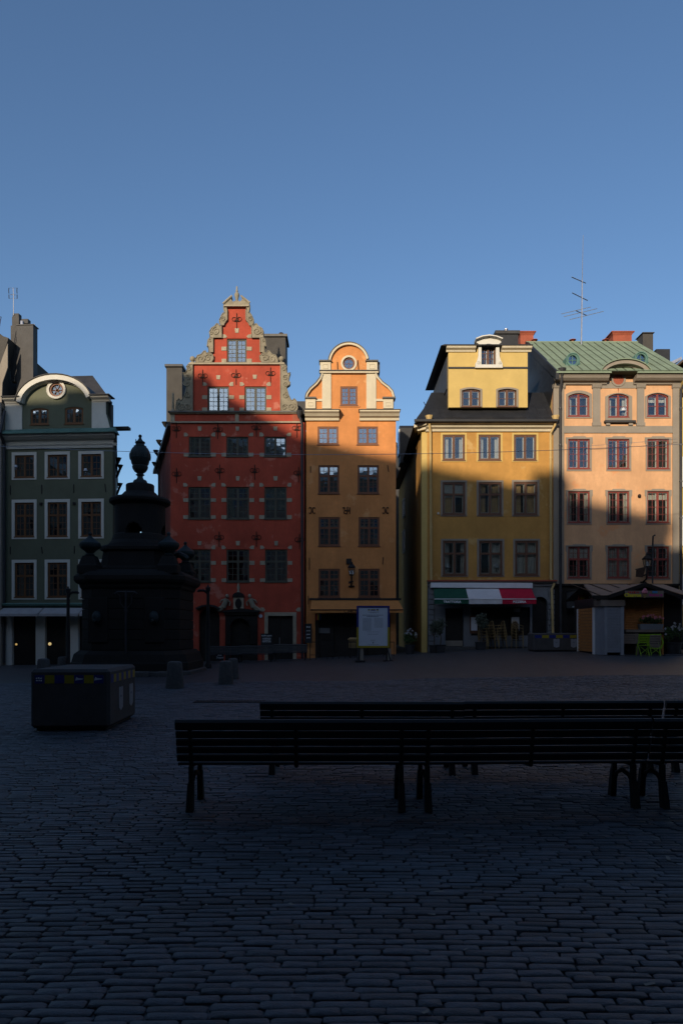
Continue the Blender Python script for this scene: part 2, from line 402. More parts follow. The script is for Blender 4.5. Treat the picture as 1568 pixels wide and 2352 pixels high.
order = sorted(range(len(setts)), key=lambda i: (abs(setts[i][0]) > .49*setts[i][1] or setts[i][1] < 2.72, setts[i][1]))
single = set(order[:300])
for i in order[:300]:
    cx, yy, w, d, rz, dz, tx, ty, k = setts[i]
    inst('sett', unit_meshes[k], square, (cx, yy, ground(cx, yy)+dz), (ty, tx*.4, rz), (w, d, 1))
V, FQ, FT = [], [], []; base = 0
U = [np.array(v) for v, f in units]
quads = np.array([q for q in units[0][1] if len(q) == 4]); tris = np.array([q for q in units[0][1] if len(q) == 3])
rest = [s for i, s in enumerate(setts) if i not in single]
for cx, yy, w, d, rz, dz, tx, ty, k in rest:
    p = U[k] * (w, d, 1)
    q = p.copy(); q[:,0] = p[:,0] - rz*p[:,1]; q[:,1] = p[:,1] + rz*p[:,0]; q[:,2] = p[:,2] + p[:,0]*tx*.4 + p[:,1]*ty
    q += (cx, yy, ground(cx, yy)+dz); V.append(q); FQ.append(quads+base); FT.append(tris+base); base += 25
V = np.concatenate(V); FQ = np.concatenate(FQ); FT = np.concatenate(FT)
me = bpy.data.meshes.new('setts'); me.vertices.add(len(V)); me.vertices.foreach_set('co', V.astype(np.float32).ravel())
loops = np.concatenate([FQ.ravel(), FT.ravel()]); me.loops.add(len(loops)); me.loops.foreach_set('vertex_index', loops.astype(np.int32))
starts = np.concatenate([np.arange(len(FQ))*4, len(FQ)*4+np.arange(len(FT))*3]); me.polygons.add(len(starts))
me.polygons.foreach_set('loop_start', starts.astype(np.int32)); me.materials.append(m_sett); me.update(calc_edges=True); me.validate()
me.polygons.foreach_set('use_smooth', np.ones(len(starts), dtype=bool)); fix_smooth(me, 50)
so = bpy.data.objects.new('setts', me); COL.objects.link(so); so.parent = square; so['kind'] = 'stuff'

# ------------------------------------------------------------------ unseen buildings closing the square behind and beside the viewpoint, shaped for shade
m_palace = M('pale_palace_stucco', (.28,.215,.15), var=.1, scale=.6)
m_pwin = M('dark_far_window', (.03,.035,.045), rough=.15, var=.2, scale=1, bump=0.0, spec=.6)
def background_block(name, label, pts, h, roof_h, wins):
    cx = sum(p[0] for p in pts)/len(pts); cyy = sum(p[1] for p in pts)/len(pts)
    t = thing(name, label, 'building', (cx, cyy, 0))
    MB().plan(pts, -.5, h-.8).build('wall', m_palace, t)
    g = MB(); big = [(cx+(p[0]-cx)*1.012, cyy+(p[1]-cyy)*1.012) for p in pts]; g.plan(big, h-.8, h); g.build('cornice', m_white, t)
    n = len(pts); top = [(cx+(p[0]-cx)*.35, cyy+(p[1]-cyy)*.35, h+roof_h) for p in pts]
    rm = MB(); rm.add([(p[0], p[1], h) for p in big]+top, [(i,(i+1)%n,(i+1)%n+n,i+n) for i in range(n)]+[tuple(range(n,2*n))]); rm.build('roof', m_slate, t)
    wm = MB().box(-.6,.6,-.03,.03,-1.0,1.0).mesh('window', m_pwin)
    for a, b in wins:
        p, q = Vector(pts[a]), Vector(pts[b]); d = q-p; L_ = d.length; k = int(L_/3.2); nrm = Vector((d.y, -d.x)).normalized()
        c = Vector((cx, cyy))
        if (p-c).dot(nrm) < 0: nrm = -nrm
        for i in range(k):
            pt = p + d*((i+.5)/k) + nrm*.02
            z = 3.0
            while z < h-2.5:
                inst('window', wm, t, (pt.x, pt.y, z), (0,0,math.atan2(d.y, d.x))); z += 3.6
    return t
background_block('palace', 'tall pale building behind the viewpoint that throws the long shadow', [(-24.3,-.7),(-22.6,-12.0),(-7.8,-26.8),(-22,-48),(-36,-40),(-25.8,-.7)], 28.7, 0.6, [(0,1),(1,2)])
lb = background_block('corner_house', 'lower pale building joining the tall one behind the viewpoint', [(-25.9,-.6),(-60,0),(-60,-34),(-35.5,-34)], 27.3, 0.4, [(0,1)])
pal = bpy.data.objects['palace']
MB().box(-13.9,-12.3,-24.2,-22.6,28.7,30.1).build('chimney', m_chim, pal); MB().box(-25.6,-24.5,-4.6,-3.3,28.7,29.5).build('chimney', m_chim, pal)
MB().box(-31.7,-30.6,-2.4,-1.2,27.3,28.15).build('chimney', m_chim, lb)
background_block('exchange_building', 'long pale building closing the square behind the benches', [(-17,-4.0),(44,-4.0),(44,-30),(-4,-30.2),(-17,-17.4)], 20.0, 1.2, [(0,1)])
background_block('side_house', 'plain building along one side of the square, outside the picture', [(-29,36),(-29,3),(-45,3),(-45,36)], 17.0, 2.0, [(0,1)])
background_block('flank_house', 'plain building along the far flank of the square, outside the picture', [(27,34),(27,-8),(43,-8),(43,34)], 18.5, 2.0, [(0,1)])

# ------------------------------------------------------------------ windows
pane_mesh = MB().box(-.5,.5,-.003,.003,-.5,.5).mesh('pane', m_glass)
pane_mesh3 = MB().box(-.5,.5,-.003,.003,-.5,.5).mesh('pane', m_glass3)
wrand = random.Random(11)
def win(house, x0, x1, z0, z1, yf, fm, rows, cps=2, toprows=0, split=.36, rec=.07, ft=.065, mt=.075, mun=.024, inner=None, arch=0.0, surround=None,
        sill=True, curtain=None, blind=None, sash=2, tilt=.0022, clear=False, noglass=False):
    if x0 > x1: x0, x1 = x1, x0
    if z0 > z1: z0, z1 = z1, z0
    y = yf + rec; g = MB(); d = .05
    za = z1 - arch
    g.box(x0, x0+ft, y, y+d, z0, z1 if not arch else za); g.box(x1-ft, x1, y, y+d, z0, z1 if not arch else za)
    g.box(x0+ft, x1-ft, y, y+d, z0, z0+ft)
    if arch:
        w = (x1-x0)/2; rr = (w*w+arch*arch)/(2*arch); zc = z1-rr; a = math.degrees(math.asin(min(1, w/rr)))
        top = [((x0+x1)/2+rr*math.sin(R(-a+2*a*i/10)), zc+rr*math.cos(R(-a+2*a*i/10))) for i in range(11)]
        low = [((x0+x1)/2+(rr-ft)*math.sin(R(-a+2*a*i/10)), zc+(rr-ft)*math.cos(R(-a+2*a*i/10))) for i in range(11)]
        g.prism(top + low[::-1], y, y+d)
        ztop = za
    else:
        g.box(x0+ft, x1-ft, y, y+d, z1-ft, z1); ztop = z1-ft
    xi0, xi1, zi0, zi1 = x0+ft, x1-ft, z0+ft, ztop
    xm = (xi0+xi1)/2
    cells = []
    halves = [(xi0, xm-mt/2), (xm+mt/2, xi1)] if sash == 2 else [(xi0, xi1)]
    if sash == 2: g.box(xm-mt/2, xm+mt/2, y-.012, y+d-.002, zi0, zi1 + (arch*.8 if arch else 0))
    secs = [(zi0, zi1, rows)]
    if toprows:
        zt = zi1-(zi1-zi0)*split; g.box(xi0, xi1, y-.008, y+d-.004, zt-.035, zt+.035); secs = [(zi0, zt-.035, rows), (zt+.035, zi1, toprows)]
    for a, b in halves:
        for s0, s1, rw in secs:
            # sash rails
            e = .025
            g.box(a, a+e, y+.006, y+d-.006, s0, s1); g.box(b-e, b, y+.006, y+d-.006, s0, s1)
            g.box(a+e, b-e, y+.006, y+d-.006, s0, s0+e); g.box(a+e, b-e, y+.006, y+d-.006, s1-e, s1)
            ca, cb, c0, c1 = a+e, b-e, s0+e, s1-e
            for i in range(1, cps): xx = ca+(cb-ca)*i/cps; g.box(xx-mun/2, xx+mun/2, y+.012, y+d-.012, c0, c1)
            for j in range(1, rw): zz = c0+(c1-c0)*j/rw; g.box(ca, cb, y+.014, y+d-.014, zz-mun/2, zz+mun/2)
            for i in range(cps):
                for j in range(rw): cells.append((ca+(cb-ca)*(i+.5)/cps, c0+(c1-c0)*(j+.5)/rw, (cb-ca)/cps, (c1-c0)/rw))
    if arch: cells.append((xm, za+arch*.28, (xi1-xi0)*.8, arch*.5))
    w = g.build('window', fm, house)
    st = (wrand.gauss(0, tilt*.6), wrand.gauss(0, tilt*.6))
    if not noglass:
        for cx, cz, pw, ph in cells:
            inst('pane', pane_mesh3 if (inner or clear) else pane_mesh, w, (cx, y+.03, cz), (st[0]+wrand.gauss(0, tilt), 0, st[1]+wrand.gauss(0, tilt)), (pw, 1, ph))
    q = wrand.random()
    if not curtain and not blind and sash == 2 and not noglass:
        if q < .26: curtain = [(.0,.16+.12*wrand.random(),1,0,m_cloth),(.84-.12*wrand.random(),1,1,0,m_cloth)]
        elif q < .38: curtain = [(.0,1,1,.68+.1*wrand.random(),m_cloth)]
        elif q < .46: curtain = [(.05,.3,1,0,m_beige)]
    if sill: MB().box(x0-.04, x1+.04, yf-.05, y+.01, z0-.045, z0+.012).build('sill', fm if surround is None or True else surround, w)
    if inner:
        h = MB(); yi = y+.09; t = .06
        for a, b in halves:
            h.box(a, a+t, yi, yi+.05, zi0, zi1); h.box(b-t, b, yi, yi+.05, zi0, zi1); h.box(a+t, b-t, yi, yi+.05, zi0, zi0+t); h.box(a+t, b-t, yi, yi+.05, zi1-t, zi1)
        h.box(x0, xi0, y+.06, yi, z0, z1-arch); h.box(xi1, x1, y+.06, yi, z0, z1-arch)
        h.build('inner_frame', inner, w)
    if curtain:
        for a, b, zt, zb, mt_ in curtain:     # fractions of the opening
            n = 14; xa, xb = xi0+(xi1-xi0)*a, xi0+(xi1-xi0)*b; k = MB(); pv = []
            for i in range(n+1):
                xx = xa+(xb-xa)*i/n; yy = y+.24+.02*math.sin(i*2.3)
                pv += [(xx, yy, zi0+(zi1-zi0)*zb), (xx, yy, zi0+(zi1-zi0)*zt)]
            k.add(pv, [(2*i, 2*i+2, 2*i+3, 2*i+1) for i in range(n)]); k.build('curtain', mt_, w)
    if blind:
        MB().box(xi0, xi1, y+.10, y+.11, zi0+(zi1-zi0)*blind, zi1).build('blind', m_cloth, w)
    return w
def rect(x0, x1, z0, z1): return [(min(x0,x1), min(z0,z1)), (max(x0,x1), min(z0,z1)), (max(x0,x1), max(z0,z1)), (min(x0,x1), max(z0,z1))]
def archhole(x0, x1, z0, z1, arch, n=10):
    w = (x1-x0)/2; rr = (w*w+arch*arch)/(2*arch); zc = z1-rr; a = math.degrees(math.asin(min(1, w/rr)))
    return [(x0, z0), (x1, z0)] + [((x0+x1)/2+rr*math.sin(R(a-2*a*i/n)), zc+rr*math.cos(R(a-2*a*i/n))) for i in range(n+1)]
def surround(house, w, x0, x1, z0, z1, wx0, wx1, wz0, wz1, yf, mat, ears=0.0, arch=0.0):
    o = rect(x0, x1, z0, z1)
    if ears:
        e = ears; zm1 = z1-.45; o = [(x0+e,z0),(x1-e,z0),(x1-e,zm1),(x1,zm1+.08),(x1,z1-.06),(x1-.35,z1-.06),(x1-.42,z1),(x0+.42,z1),(x0+.35,z1-.06),(x0,z1-.06),(x0,zm1+.08),(x0+e,zm1)]
    if arch: o = archhole(x0, x1, z0, z1, arch)
    hl = archhole(wx0, wx1, wz0, wz1, arch) if arch else rect(wx0, wx1, wz0, wz1)
    return MB().plate(o, [hl], yf-.035, yf+.02).build('surround', mat, w)
def downpipe(house, pts, r, mat, hopper=True, name='downpipe'):
    g = MB(); g.tube(pts, r, 8)
    p = pts[0]
    if hopper: g.lathe([(r*1.1, p[2]-.12),(r*3.0, p[2]+.22),(r*3.2, p[2]+.26)], p[0], p[1], 8)
    for i in range(len(pts)-1):
        a, b = pts[i], pts[i+1]; L_ = abs(a[2]-b[2])
        k = int(L_/2.0)
        for j in range(k):
            t = (j+.5)/k; z = a[2]+(b[2]-a[2])*t; xx = a[0]+(b[0]-a[0])*t; yy = a[1]+(b[1]-a[1])*t
            g.lathe([(r*1.25, z-.03),(r*1.25, z+.03)], xx, yy, 8); g.box(xx-.015, xx+.015, yy, yy+.12, z-.015, z+.015)
    return g.build(name, mat, house, smooth=True)
# ================================================================== the red house with the stepped gable
YF = 41.0
def fleur_mesh(h, w, mat):
    g = MB(); g.tube([(0,0,0),(0,0,h)], h*.022, 6, h*.03); g.tube([(0,0,h*.82),(0,0,h*1.06)], h*.012, 5)
    for s in (-1, 1):
        p = []
        for i in range(15):
            t = i/14*2*math.pi*1.15; r = w*.27*(1-.55*i/14); p.append((s*(w*.27 - r*math.cos(t))+s*.01, 0, h*.62+r*math.sin(t)))
        g.tube(p, h*.018, 5)
        g.tube([(0,0,h*.5),(s*w*.22,-.01,h*.47),(s*w*.3,0,h*.53)], h*.02, 5)
    g.box(-w*.12, w*.12, -.03, .02, h*.50, h*.58)
    return g.mesh('wall_anchor', mat)
def block_shapes(kind):
    if kind == 'left': return [(-.12,-.10),(.06,-.10),(.13,-.02),(.03,.10),(-.12,.11)]
    if kind == 'right': return [(.12,-.10),(-.06,-.10),(-.13,-.02),(-.03,.10),(.12,.11)]
    if kind == 'key': return [(-.085,-.12),(.085,-.12),(.11,.12),(-.11,.12)]
    return [(-.135,-.105),(.135,-.105),(.135,.105),(-.135,.105)]
def red_house():
    x = lambda q: X(358.5+q*.2286); z = lambda q: Z(636+q*.2286)
    gb = ground(x(812), 41)
    h = thing('townhouse', 'tall red stucco house with a stepped scroll-work gable and pale stone blocks', 'house', (x(812), YF, gb), group='townhouses facing the square')
    wl_ = []   # windows: x0 x1 y0 y1 rows toprows
    rowA = [(330,550,1605,1805),(707,928,1605,1805),(1088,1307,1605,1805)]
    rowB = [(325,550,2110,2432),(708,935,2110,2432),(1088,1312,2110,2432)]
    rowC = [(325,550,2738,3065),(708,937,2738,3065),(1095,1318,2738,3065)]
    zb = gb-.4
    holes = [rect(x(a), x(b), z(c), z(d)) for a, b, c, d in rowA+rowB+rowC]
    door = rect(x(1125), x(1375), z(3405), zb+.05); 
    arch_in = [(x(745), zb+.05),(x(945), zb+.05)] + arc(x(845), z(3535), x(945)-x(845), x(945)-x(845), 0, 180, 14)
    shop = [(x(430), zb+.05),(x(640), zb+.05)] + arc(x(535), z(3420), x(640)-x(535), .5, 0, 180, 10)
    holes += [door, arch_in, shop]
    MB().plate(rect(x(148), x(1490), zb, z(1462)), holes, YF, YF+.35).build('wall', m_red, h)
    MB().plate(rect(x(148), x(1450), z(1458), z(1372)), [], YF+.004, YF+.35).build('frieze', m_red, h)
    MB().plate(rect(x(370), x(1255), z(1362), z(880)), [rect(x(518),x(733),z(1352),z(1100)), rect(x(890),x(1108),z(1352),z(1100))], YF, YF+.35).build('gable_wall', m_red, h)
    MB().plate(rect(x(575), x(1052), z(872), z(615)), [rect(x(712),x(910),z(862),z(622))], YF, YF+.35).build('gable_wall', m_red, h)
    MB().plate([(x(a), z(b)) for a, b in [(705,308),(915,308),(902,345),(902,445),(932,470),(963,495),(963,618),(661,618),(661,495),(692,470),(718,445),(718,345)]], [], YF, YF+.35).build('gable_wall', m_red, h)
    # body behind: walls of the side street and behind
    MB().plan([(x(148)+.01, YF+.35),(x(1490), YF+.35),(x(1490), 54),(x(148)-3.9, 54)], zb, z(1462)).build('side_wall', m_red, h)
    MB().box(x(160), x(1480), YF+.9, YF+.95, zb, z(640)).build('room_shade_sheet', m_int, h) if False else None
    MB().plate([(x(812), z(560)),(x(165), z(1365)),(x(1460), z(1365))], [], YF+.8, YF+.9).build('roof_end', m_int, h)
    rf = MB().prism([(x(812), z(640)),(x(150), z(1372)),(x(150), z(1440)),(x(1470), z(1440)),(x(1470), z(1372))], YF+.9, 54).build('roof', m_black, h)
    g = MB(); g.plan([(x(148)-.25, YF+.3),(x(148)+.1, YF+.3),(x(148)-3.6, 54),(x(148)-4.3, 54)], z(1480), z(1440)); g.build('eaves', m_black, h)
    # cornices and strings
    for a, b, c, d, p in [(335,1290,868,885,.14),(128,1425,1355,1368,.2),(135,1420,1368,1377,.13),(148,1450,1456,1471,.12)]:
        MB().box(x(a), x(b), YF-p, YF+.3, z(c), z(d)).build('string_course', m_cap if c == 1355 else m_sandblock, h)
    for a, b in [(150,188),(795,832)]: MB().box(x(a), x(b), YF-.03, YF+.1, z(1378), z(1455)).build('stone_block', m_sandblock, h)
    MB().box(x(1370), x(1450), YF-.02, YF+.1, z(1378), z(1455)).build('stone_block', m_chimred, h)
    # carved stone of the gable
    def carve(pts, spirals, mirror=False):
        for s in (0, 1):
            P = [((1624-a) if s else a, b) for a, b in pts]
            pl = MB().prism([(x(a), z(b)) for a, b in P], YF-.12, YF+.25).build('carved_scroll', m_sand, h)
            g = MB()
            for cx, cyy, r, turns, a0, hand in spirals:
                cx2 = 1624-cx if s else cx; sg = -hand if s else hand
                pts2 = []
                for i in range(22):
                    t = i/21; ang = R(a0)+2*math.pi*turns*t; rr = r*(1-.8*t)
                    pts2.append((x(cx2)+sg*rr*.0904*.0611*0 + sg*rr*math.cos(ang)*.2286/41.43, YF-.14, z(cyy)+rr*math.sin(ang)*.2286/41.43))
                g.tube(pts2, .035, 6, .02)
            # raised edge
            ed = [(x(a), YF-.13, z(b)) for a, b in P]; g.tube(ed+[ed[0]], .03, 5)
            g.build('relief', m_sand, pl, smooth=True)
    carve([(682,303),(706,308),(718,345),(718,440),(692,470),(683,495),(660,493),(645,480),(641,440),(658,402),(680,368),(694,372),(688,350)], [(672,432,26,1.3,60,-1)])
    carve([(663,492),(663,618),(545,618),(541,560),(558,525),(592,505),(613,478),(628,482),(640,500)], [(608,552,42,1.6,90,1),(562,575,18,1.2,30,1)])
    carve([(576,620),(576,765),(534,765),(533,700),(518,708),(527,640),(545,616)], [(548,650,16,1.0,80,1)])
    carve([(400,866),(402,830),(420,797),(458,786),(486,752),(502,752),(508,772),(545,770),(581,800),(578,838),(562,867)], [(455,830,42,1.3,140,-1),(528,822,38,1.3,40,1)])
    carve([(371,886),(371,1358),(207,1358),(202,1330),(214,1252),(236,1228),(252,1247),(270,1240),(292,1190),(310,1130),(315,1110),(281,1086),(276,1068),(295,1050),(285,1000),(275,968),(300,976),(312,958),(318,930),(310,910),(326,887)],
          [(342,925,26,1.3,90,1),(325,1020,28,1.4,60,-1),(322,1080,26,1.2,200,1),(325,1195,34,1.5,90,1),(262,1310,44,1.5,120,1),(330,1315,30,1.4,40,-1)])
    ped = MB().prism([(x(a), z(b)) for a, b in [(682,312),(680,280),(765,205),(758,236),(772,258),(788,264),(836,264),(850,258),(868,238),(858,205),(942,272),(942,312)]], YF-.16, YF+.25).build('broken_pediment', m_sand, h)
    g = MB(); 
    for P in ([(678,284),(768,204)], [(856,204),(946,276)]):
        g.tube([(x(a), YF-.2, z(b)) for a, b in P], .05, 5)
    g.box(x(688), x(934), YF-.22, YF, z(311), z(298)); g.build('moulding', m_sandblock, ped)
    fin = MB().box(x(784), x(838), YF-.1, YF+.2, z(268), z(248)); 
    k = .2286/41.43
    fin.lathe([(24*k, z(248)),(15*k, z(238)),(14*k, z(225)),(22*k, z(195)),(25*k, z(175)),(20*k, z(160)),(10*k, z(152)),(13*k, z(140)),(7*k, z(118)),(9*k, z(106)),(4*k, z(88))], x(811), YF+.05, 12)
    fin.build('finial', m_sand, h, smooth=True)
    for s in (0, 1):
        cx = x(1258) if s else x(366); g = MB(); r = 28*k
        g.lathe([(24*k, z(868)),(24*k, z(856)),(10*k, z(850)),(12*k, z(845))]+[(max(.01, r*math.sin(R(a))), z(822)-r*math.cos(R(a))) for a in range(20, 181, 16)], cx, YF+.05, 12)
        g.build('ball_finial', m_sand, h, smooth=True)
        cx = x(1455) if s else x(170)
        if not s:
            MB().lathe([(22*k, z(1358)),(20*k, z(1335)),(10*k, z(1325)),(14*k, z(1300)),(9*k, z(1250)),(12*k, z(1230)),(8*k, z(1200)),(10*k, z(1180)),(3*k, z(1160))], cx, YF+.05, 10).build('obelisk', m_sand, h, smooth=True)
    # windows
    open_dark = {(325,2110):0}
    for (a,b,c,d) in rowA: win(h, x(a), x(b), z(d), z(c), YF, m_frg, 4, blind=None, curtain=[(.02,.2,1,0,m_cloth),(.82,.98,1,.0,m_cloth)] if a == 1088 else None)
    for (a,b,c,d) in rowB: win(h, x(a), x(b), z(d), z(c), YF, m_frg, 3, toprows=2, curtain=[(0,1,1,.3,m_cloth)] if a == 1088 else None)
    for (a,b,c,d) in rowC: win(h, x(a), x(b), z(d), z(c), YF, m_frg, 3, toprows=2)
    win(h, x(518), x(733), z(1352), z(1100), YF, m_frg, 5); win(h, x(890), x(1108), z(1352), z(1100), YF, m_frg, 5)
    win(h, x(712), x(910), z(862), z(622), YF, m_frg, 5, curtain=[(.0,.5,.95,.55,m_cloth),(.52,1,.95,.55,m_cloth)])
    g = MB()
    for q, w_ in ((rowA,0),(rowB,0),(rowC,0)):
        for a,b,c,d in q: g.box(x(a), x(b), YF+.75, YF+.8, z(d), z(c))
    for a,b,c,d in [(518,733,1100,1352),(890,1108,1100,1352),(712,910,622,862)]: g.box(x(a)-.3, x(b)+.3, YF+.70, YF+.78, z(d)-.3, z(c)+.3)
    g.box(x(400), x(1400), YF+.9, YF+.95, zb, z(3300)); g.build('room_shade_sheet', m_int, h)
    # pale stone blocks round the openings
    bm = {}
    for kd in ('left','right','key','mid'): bm[kd] = MB().prism(block_shapes(kd), -.03, .05).mesh('stone_block', m_sandblock)
    def blk(kd, a, b, s=1.0): inst('stone_block', bm[kd], h, (x(a), YF, z(b)), (0, wrand.uniform(-.03,.03), 0), (s*wrand.uniform(.92,1.08), 1, s*wrand.uniform(.92,1.08)))
    for q, mid, key in ((rowA, False, 72),(rowB, True, 85),(rowC, True, 62)):
        for a, b, c, d in q:
            blk('left', a-27, c-20); blk('right', b+25, c-20); blk('key', (a+b)/2, c-key+(-8 if q is rowA else 0))
            blk('mid', a-25, d-18); blk('mid', b+27, d-18)
            if mid: blk('mid', a-25, (c+d)/2-28); blk('mid', b+27, (c+d)/2-28)
    for a, b, c, d in [(518,733,1100,1352),(890,1108,1100,1352)]:
        blk('left', a-25, c-22); blk('right', b+22, c-22); blk('mid', a-28, d-142); blk('mid', b+26, d-142); blk('mid', a-28, d-18); blk('mid', b+26, d-18)
    blk('key', 626, 1010); blk('key', 992, 1005); blk('key', 812, 540)
    blk('left', 690, 597, 1.0); blk('right', 934, 597, 1.0)
    for a in (684, 936): blk('mid', a, 722); blk('mid', a, 843)
    blk('left', 1075, 3342); blk('right', 1427, 3342)
    # iron wall anchors
    fm = fleur_mesh(150*k, 95*k, m_rust)
    for a, b in [(205,1620),(622,1630),(1008,1610),(1415,1615),(208,2075),(640,2040),(992,2040),(1430,2065),(635,2712),(1008,2712),(1440,2735),(470,1090),(805,1085),(1150,1065),(812,522)]:
        inst('wall_anchor', fm, h, (x(a), YF-.03, z(b)))
    # portal
    px0, px1 = x(700), x(1020); outer = [(px0, zb),(px1, zb),(px1, z(3370)),(px0, z(3370))]
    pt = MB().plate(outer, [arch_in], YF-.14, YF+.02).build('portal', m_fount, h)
    g = MB(); g.box(px0-.12, px1+.12, YF-.32, YF, z(3372), z(3352)); g.box(px0-.05, px1+.05, YF-.24, YF, z(3395), z(3374)); g.build('entablature', m_fount, pt)
    g = MB()
    for i in range(9):
        t = R(20*i+6); r0, r1 = (x(945)-x(845))*1.03, (x(945)-x(845))*1.3
        pts = [(x(845)+r*math.cos(t+o), z(3535)+r*math.sin(t+o)) for r, o in ((r0,0),(r1,0),(r1,R(15)),(r0,R(15)))]
        g.prism(pts, YF-.2, YF-.1)
    g.build('arch_stones', m_fount, pt)
    for s in (0, 1):
        a = (712,755) if not s else (948,1012)
        for j in range(5): MB().box(x(a[0]), x(a[1]), YF-.22, YF-.12, z(3690-j*44), z(3652-j*44)).build('stone_block', m_fount, pt)
    MB().prism([(px0-.1, z(3352)),(px1+.1, z(3352)),(x(860), z(3330))], YF-.2, YF).build('pediment', m_fount, pt)
    MB().box(x(745), x(945), YF+.25, YF+.3, zb, z(3420)).build('door', m_dark, h)
    tb = MB().box(x(780), x(882), YF-.12, YF+.02, z(3352), z(3215)).build('tablet', m_sandblock, h)
    MB().prism(arc(x(831), z(3283), 33*k, 52*k, 0, 360, 22)[:-1], YF-.15, YF-.1).build('oval_inscription', m_fount, tb)
    MB().prism([(x(770), z(3216))]+arc(x(830), z(3213), 58*k, 45*k, 180, 0, 12)+[(x(890), z(3216))], YF-.2, YF+.02).build('curved_cap', m_fount, tb)
    MB().lathe([(18*k, z(3168)),(9*k, z(3150)),(16*k, z(3120)),(10*k, z(3095)),(3*k, z(3075))], x(828), YF-.06, 8).build('small_urn', m_sand, tb, smooth=True)
    for s in (-1, 1):       # reclining carved figures on both sides of the tablet
        cx = 831+s*138; g = MB(); c = lambda a, b, y_=-.16: (x(cx+s*a), YF+y_, z(b))
        g.tube([c(-20,3235), c(-5,3275), c(15,3320)], .13, 7, .15); g.tube([c(10,3310), c(50,3330), c(85,3352)], .12, 7, .06); g.tube([c(10,3300), c(35,3345), c(65,3358)], .11, 7, .06)
        g.tube([c(-25,3245), c(-55,3270), c(-50,3305)], .06, 6, .04); g.tube([c(-10,3240), c(30,3250), c(45,3275)], .06, 6, .04); g.ball((x(cx-s*25), YF-.18, z(3208)), .1, 8, 6, 1.2)
        g.build('carved_figure', m_sand, h, smooth=True)
    # plain door with stone frame, shop arch, round sign
    fr = MB().plate(rect(x(1090), x(1410), zb, z(3370)), [door], YF-.06, YF+.02).build('door_frame', m_sandblock, h)
    dl = MB().box(x(1125), x(1245), YF+.2, YF+.26, zb, z(3405)).build('door_leaf', m_dark, h); MB().tube([(x(1238), YF+.16, gb+.9),(x(1238), YF+.16, gb+1.3)], .02, 6).build('handle', m_steel, dl)
    MB().box(x(1247), x(1375), YF+.2, YF+.26, zb, z(3405)).build('door_leaf', m_dark, h)
    MB().box(x(430), x(640), YF+.3, YF+.34, zb, z(3330)).build('shop_window', m_dark, h)
    MB().ribbon([(x(a), z(b)) for a, b in [(640,3345),(590,3318),(535,3310),(480,3318),(420,3345)]], -.1, YF-.5, YF).build('shop_canopy', m_iron, h)
    MB().prism(arc(x(1052), z(3407), 18*k, 18*k, 0, 360, 18)[:-1], YF-.1, YF-.06).build('round_sign', m_paper, h)
    downpipe(h, [(x(1440), YF-.1, z(1400)),(x(1465), YF-.12, z(1480)),(x(1468), YF-.12, gb+.1)], .065, m_pipe)
    # roof stacks
    c2 = lambda q, Y: X(358.5+q*.2286, Y); d2 = lambda q, Y: Z(636+q*.2286, Y)
    Yc = 44.0; ch = MB().box(c2(105,Yc), c2(262,Yc), Yc, Yc+2.2, d2(1460,Yc), d2(900,Yc)).build('chimney', m_chim, rf)
    g = MB(); g.box(c2(95,Yc)-.02, c2(272,Yc), Yc-.12, Yc+2.4, d2(905,Yc), d2(882,Yc)); g.build('chimney_cap', m_black, h)
    g = MB()
    for q in (150, 210): g.lathe([(.07, d2(882,Yc)),(.07, d2(868,Yc))], c2(q,Yc), Yc+.5, 8)
    g.build('flue', m_steel, h)
    Yc = 46.0; MB().box(c2(1085,Yc), c2(1300,Yc), Yc, Yc+1.6, d2(1100,Yc), d2(600,Yc)).build('chimney', m_chim, rf)
    MB().box(c2(1078,Yc), c2(1318,Yc), Yc-.12, Yc+1.75, d2(603,Yc), d2(578,Yc)).build('chimney_cap', m_cap, h)
    g = MB(); g.lathe([(.08, d2(578,Yc)),(.08, d2(562,Yc)),(.13, d2(560,Yc)),(.13, d2(556,Yc))], c2(1130,Yc), Yc+.6, 8); g.build('flue', m_steel, h)
    g = MB(); g.lathe([(.07, d2(578,Yc)),(.07, d2(560,Yc)),(.17, d2(552,Yc)),(.2, d2(540,Yc)),(.12, d2(524,Yc)),(.02, d2(520,Yc))], c2(1248,Yc), Yc+.6, 8); g.build('flue', m_rust, h, smooth=True)
    MB().box(x(1345), x(1492), YF+.6, YF+4, z(1345), z(1215)).build('roof_step', m_black, h)
    for i, (a, b) in enumerate([(120,1480),(60,1660),(30,1760),(15,1880)]):     # gutters and hoppers that stand out along the side street
        g = MB(); Y2 = 44+i*2.6; g.tube([(c2(a-30,Y2), Y2, d2(b,Y2)),(c2(a,Y2), Y2, d2(b+60,Y2)),(c2(a+10,Y2), Y2, d2(b+110,Y2))], .12, 6, .06); g.lathe([(.05, d2(b,Y2)-.15),(.2, d2(b,Y2)+.12)], c2(a-30,Y2), Y2, 6); g.build('side_pipe', m_iron, h)
    g = MB(); g.tube([(c2(-5,50), 50, d2(1870,50)),(c2(30,50), 50, d2(1930,50)),(c2(32,50), 50, gb)], .07, 6); g.build('side_pipe', m_iron, h)
    return h
red_house()

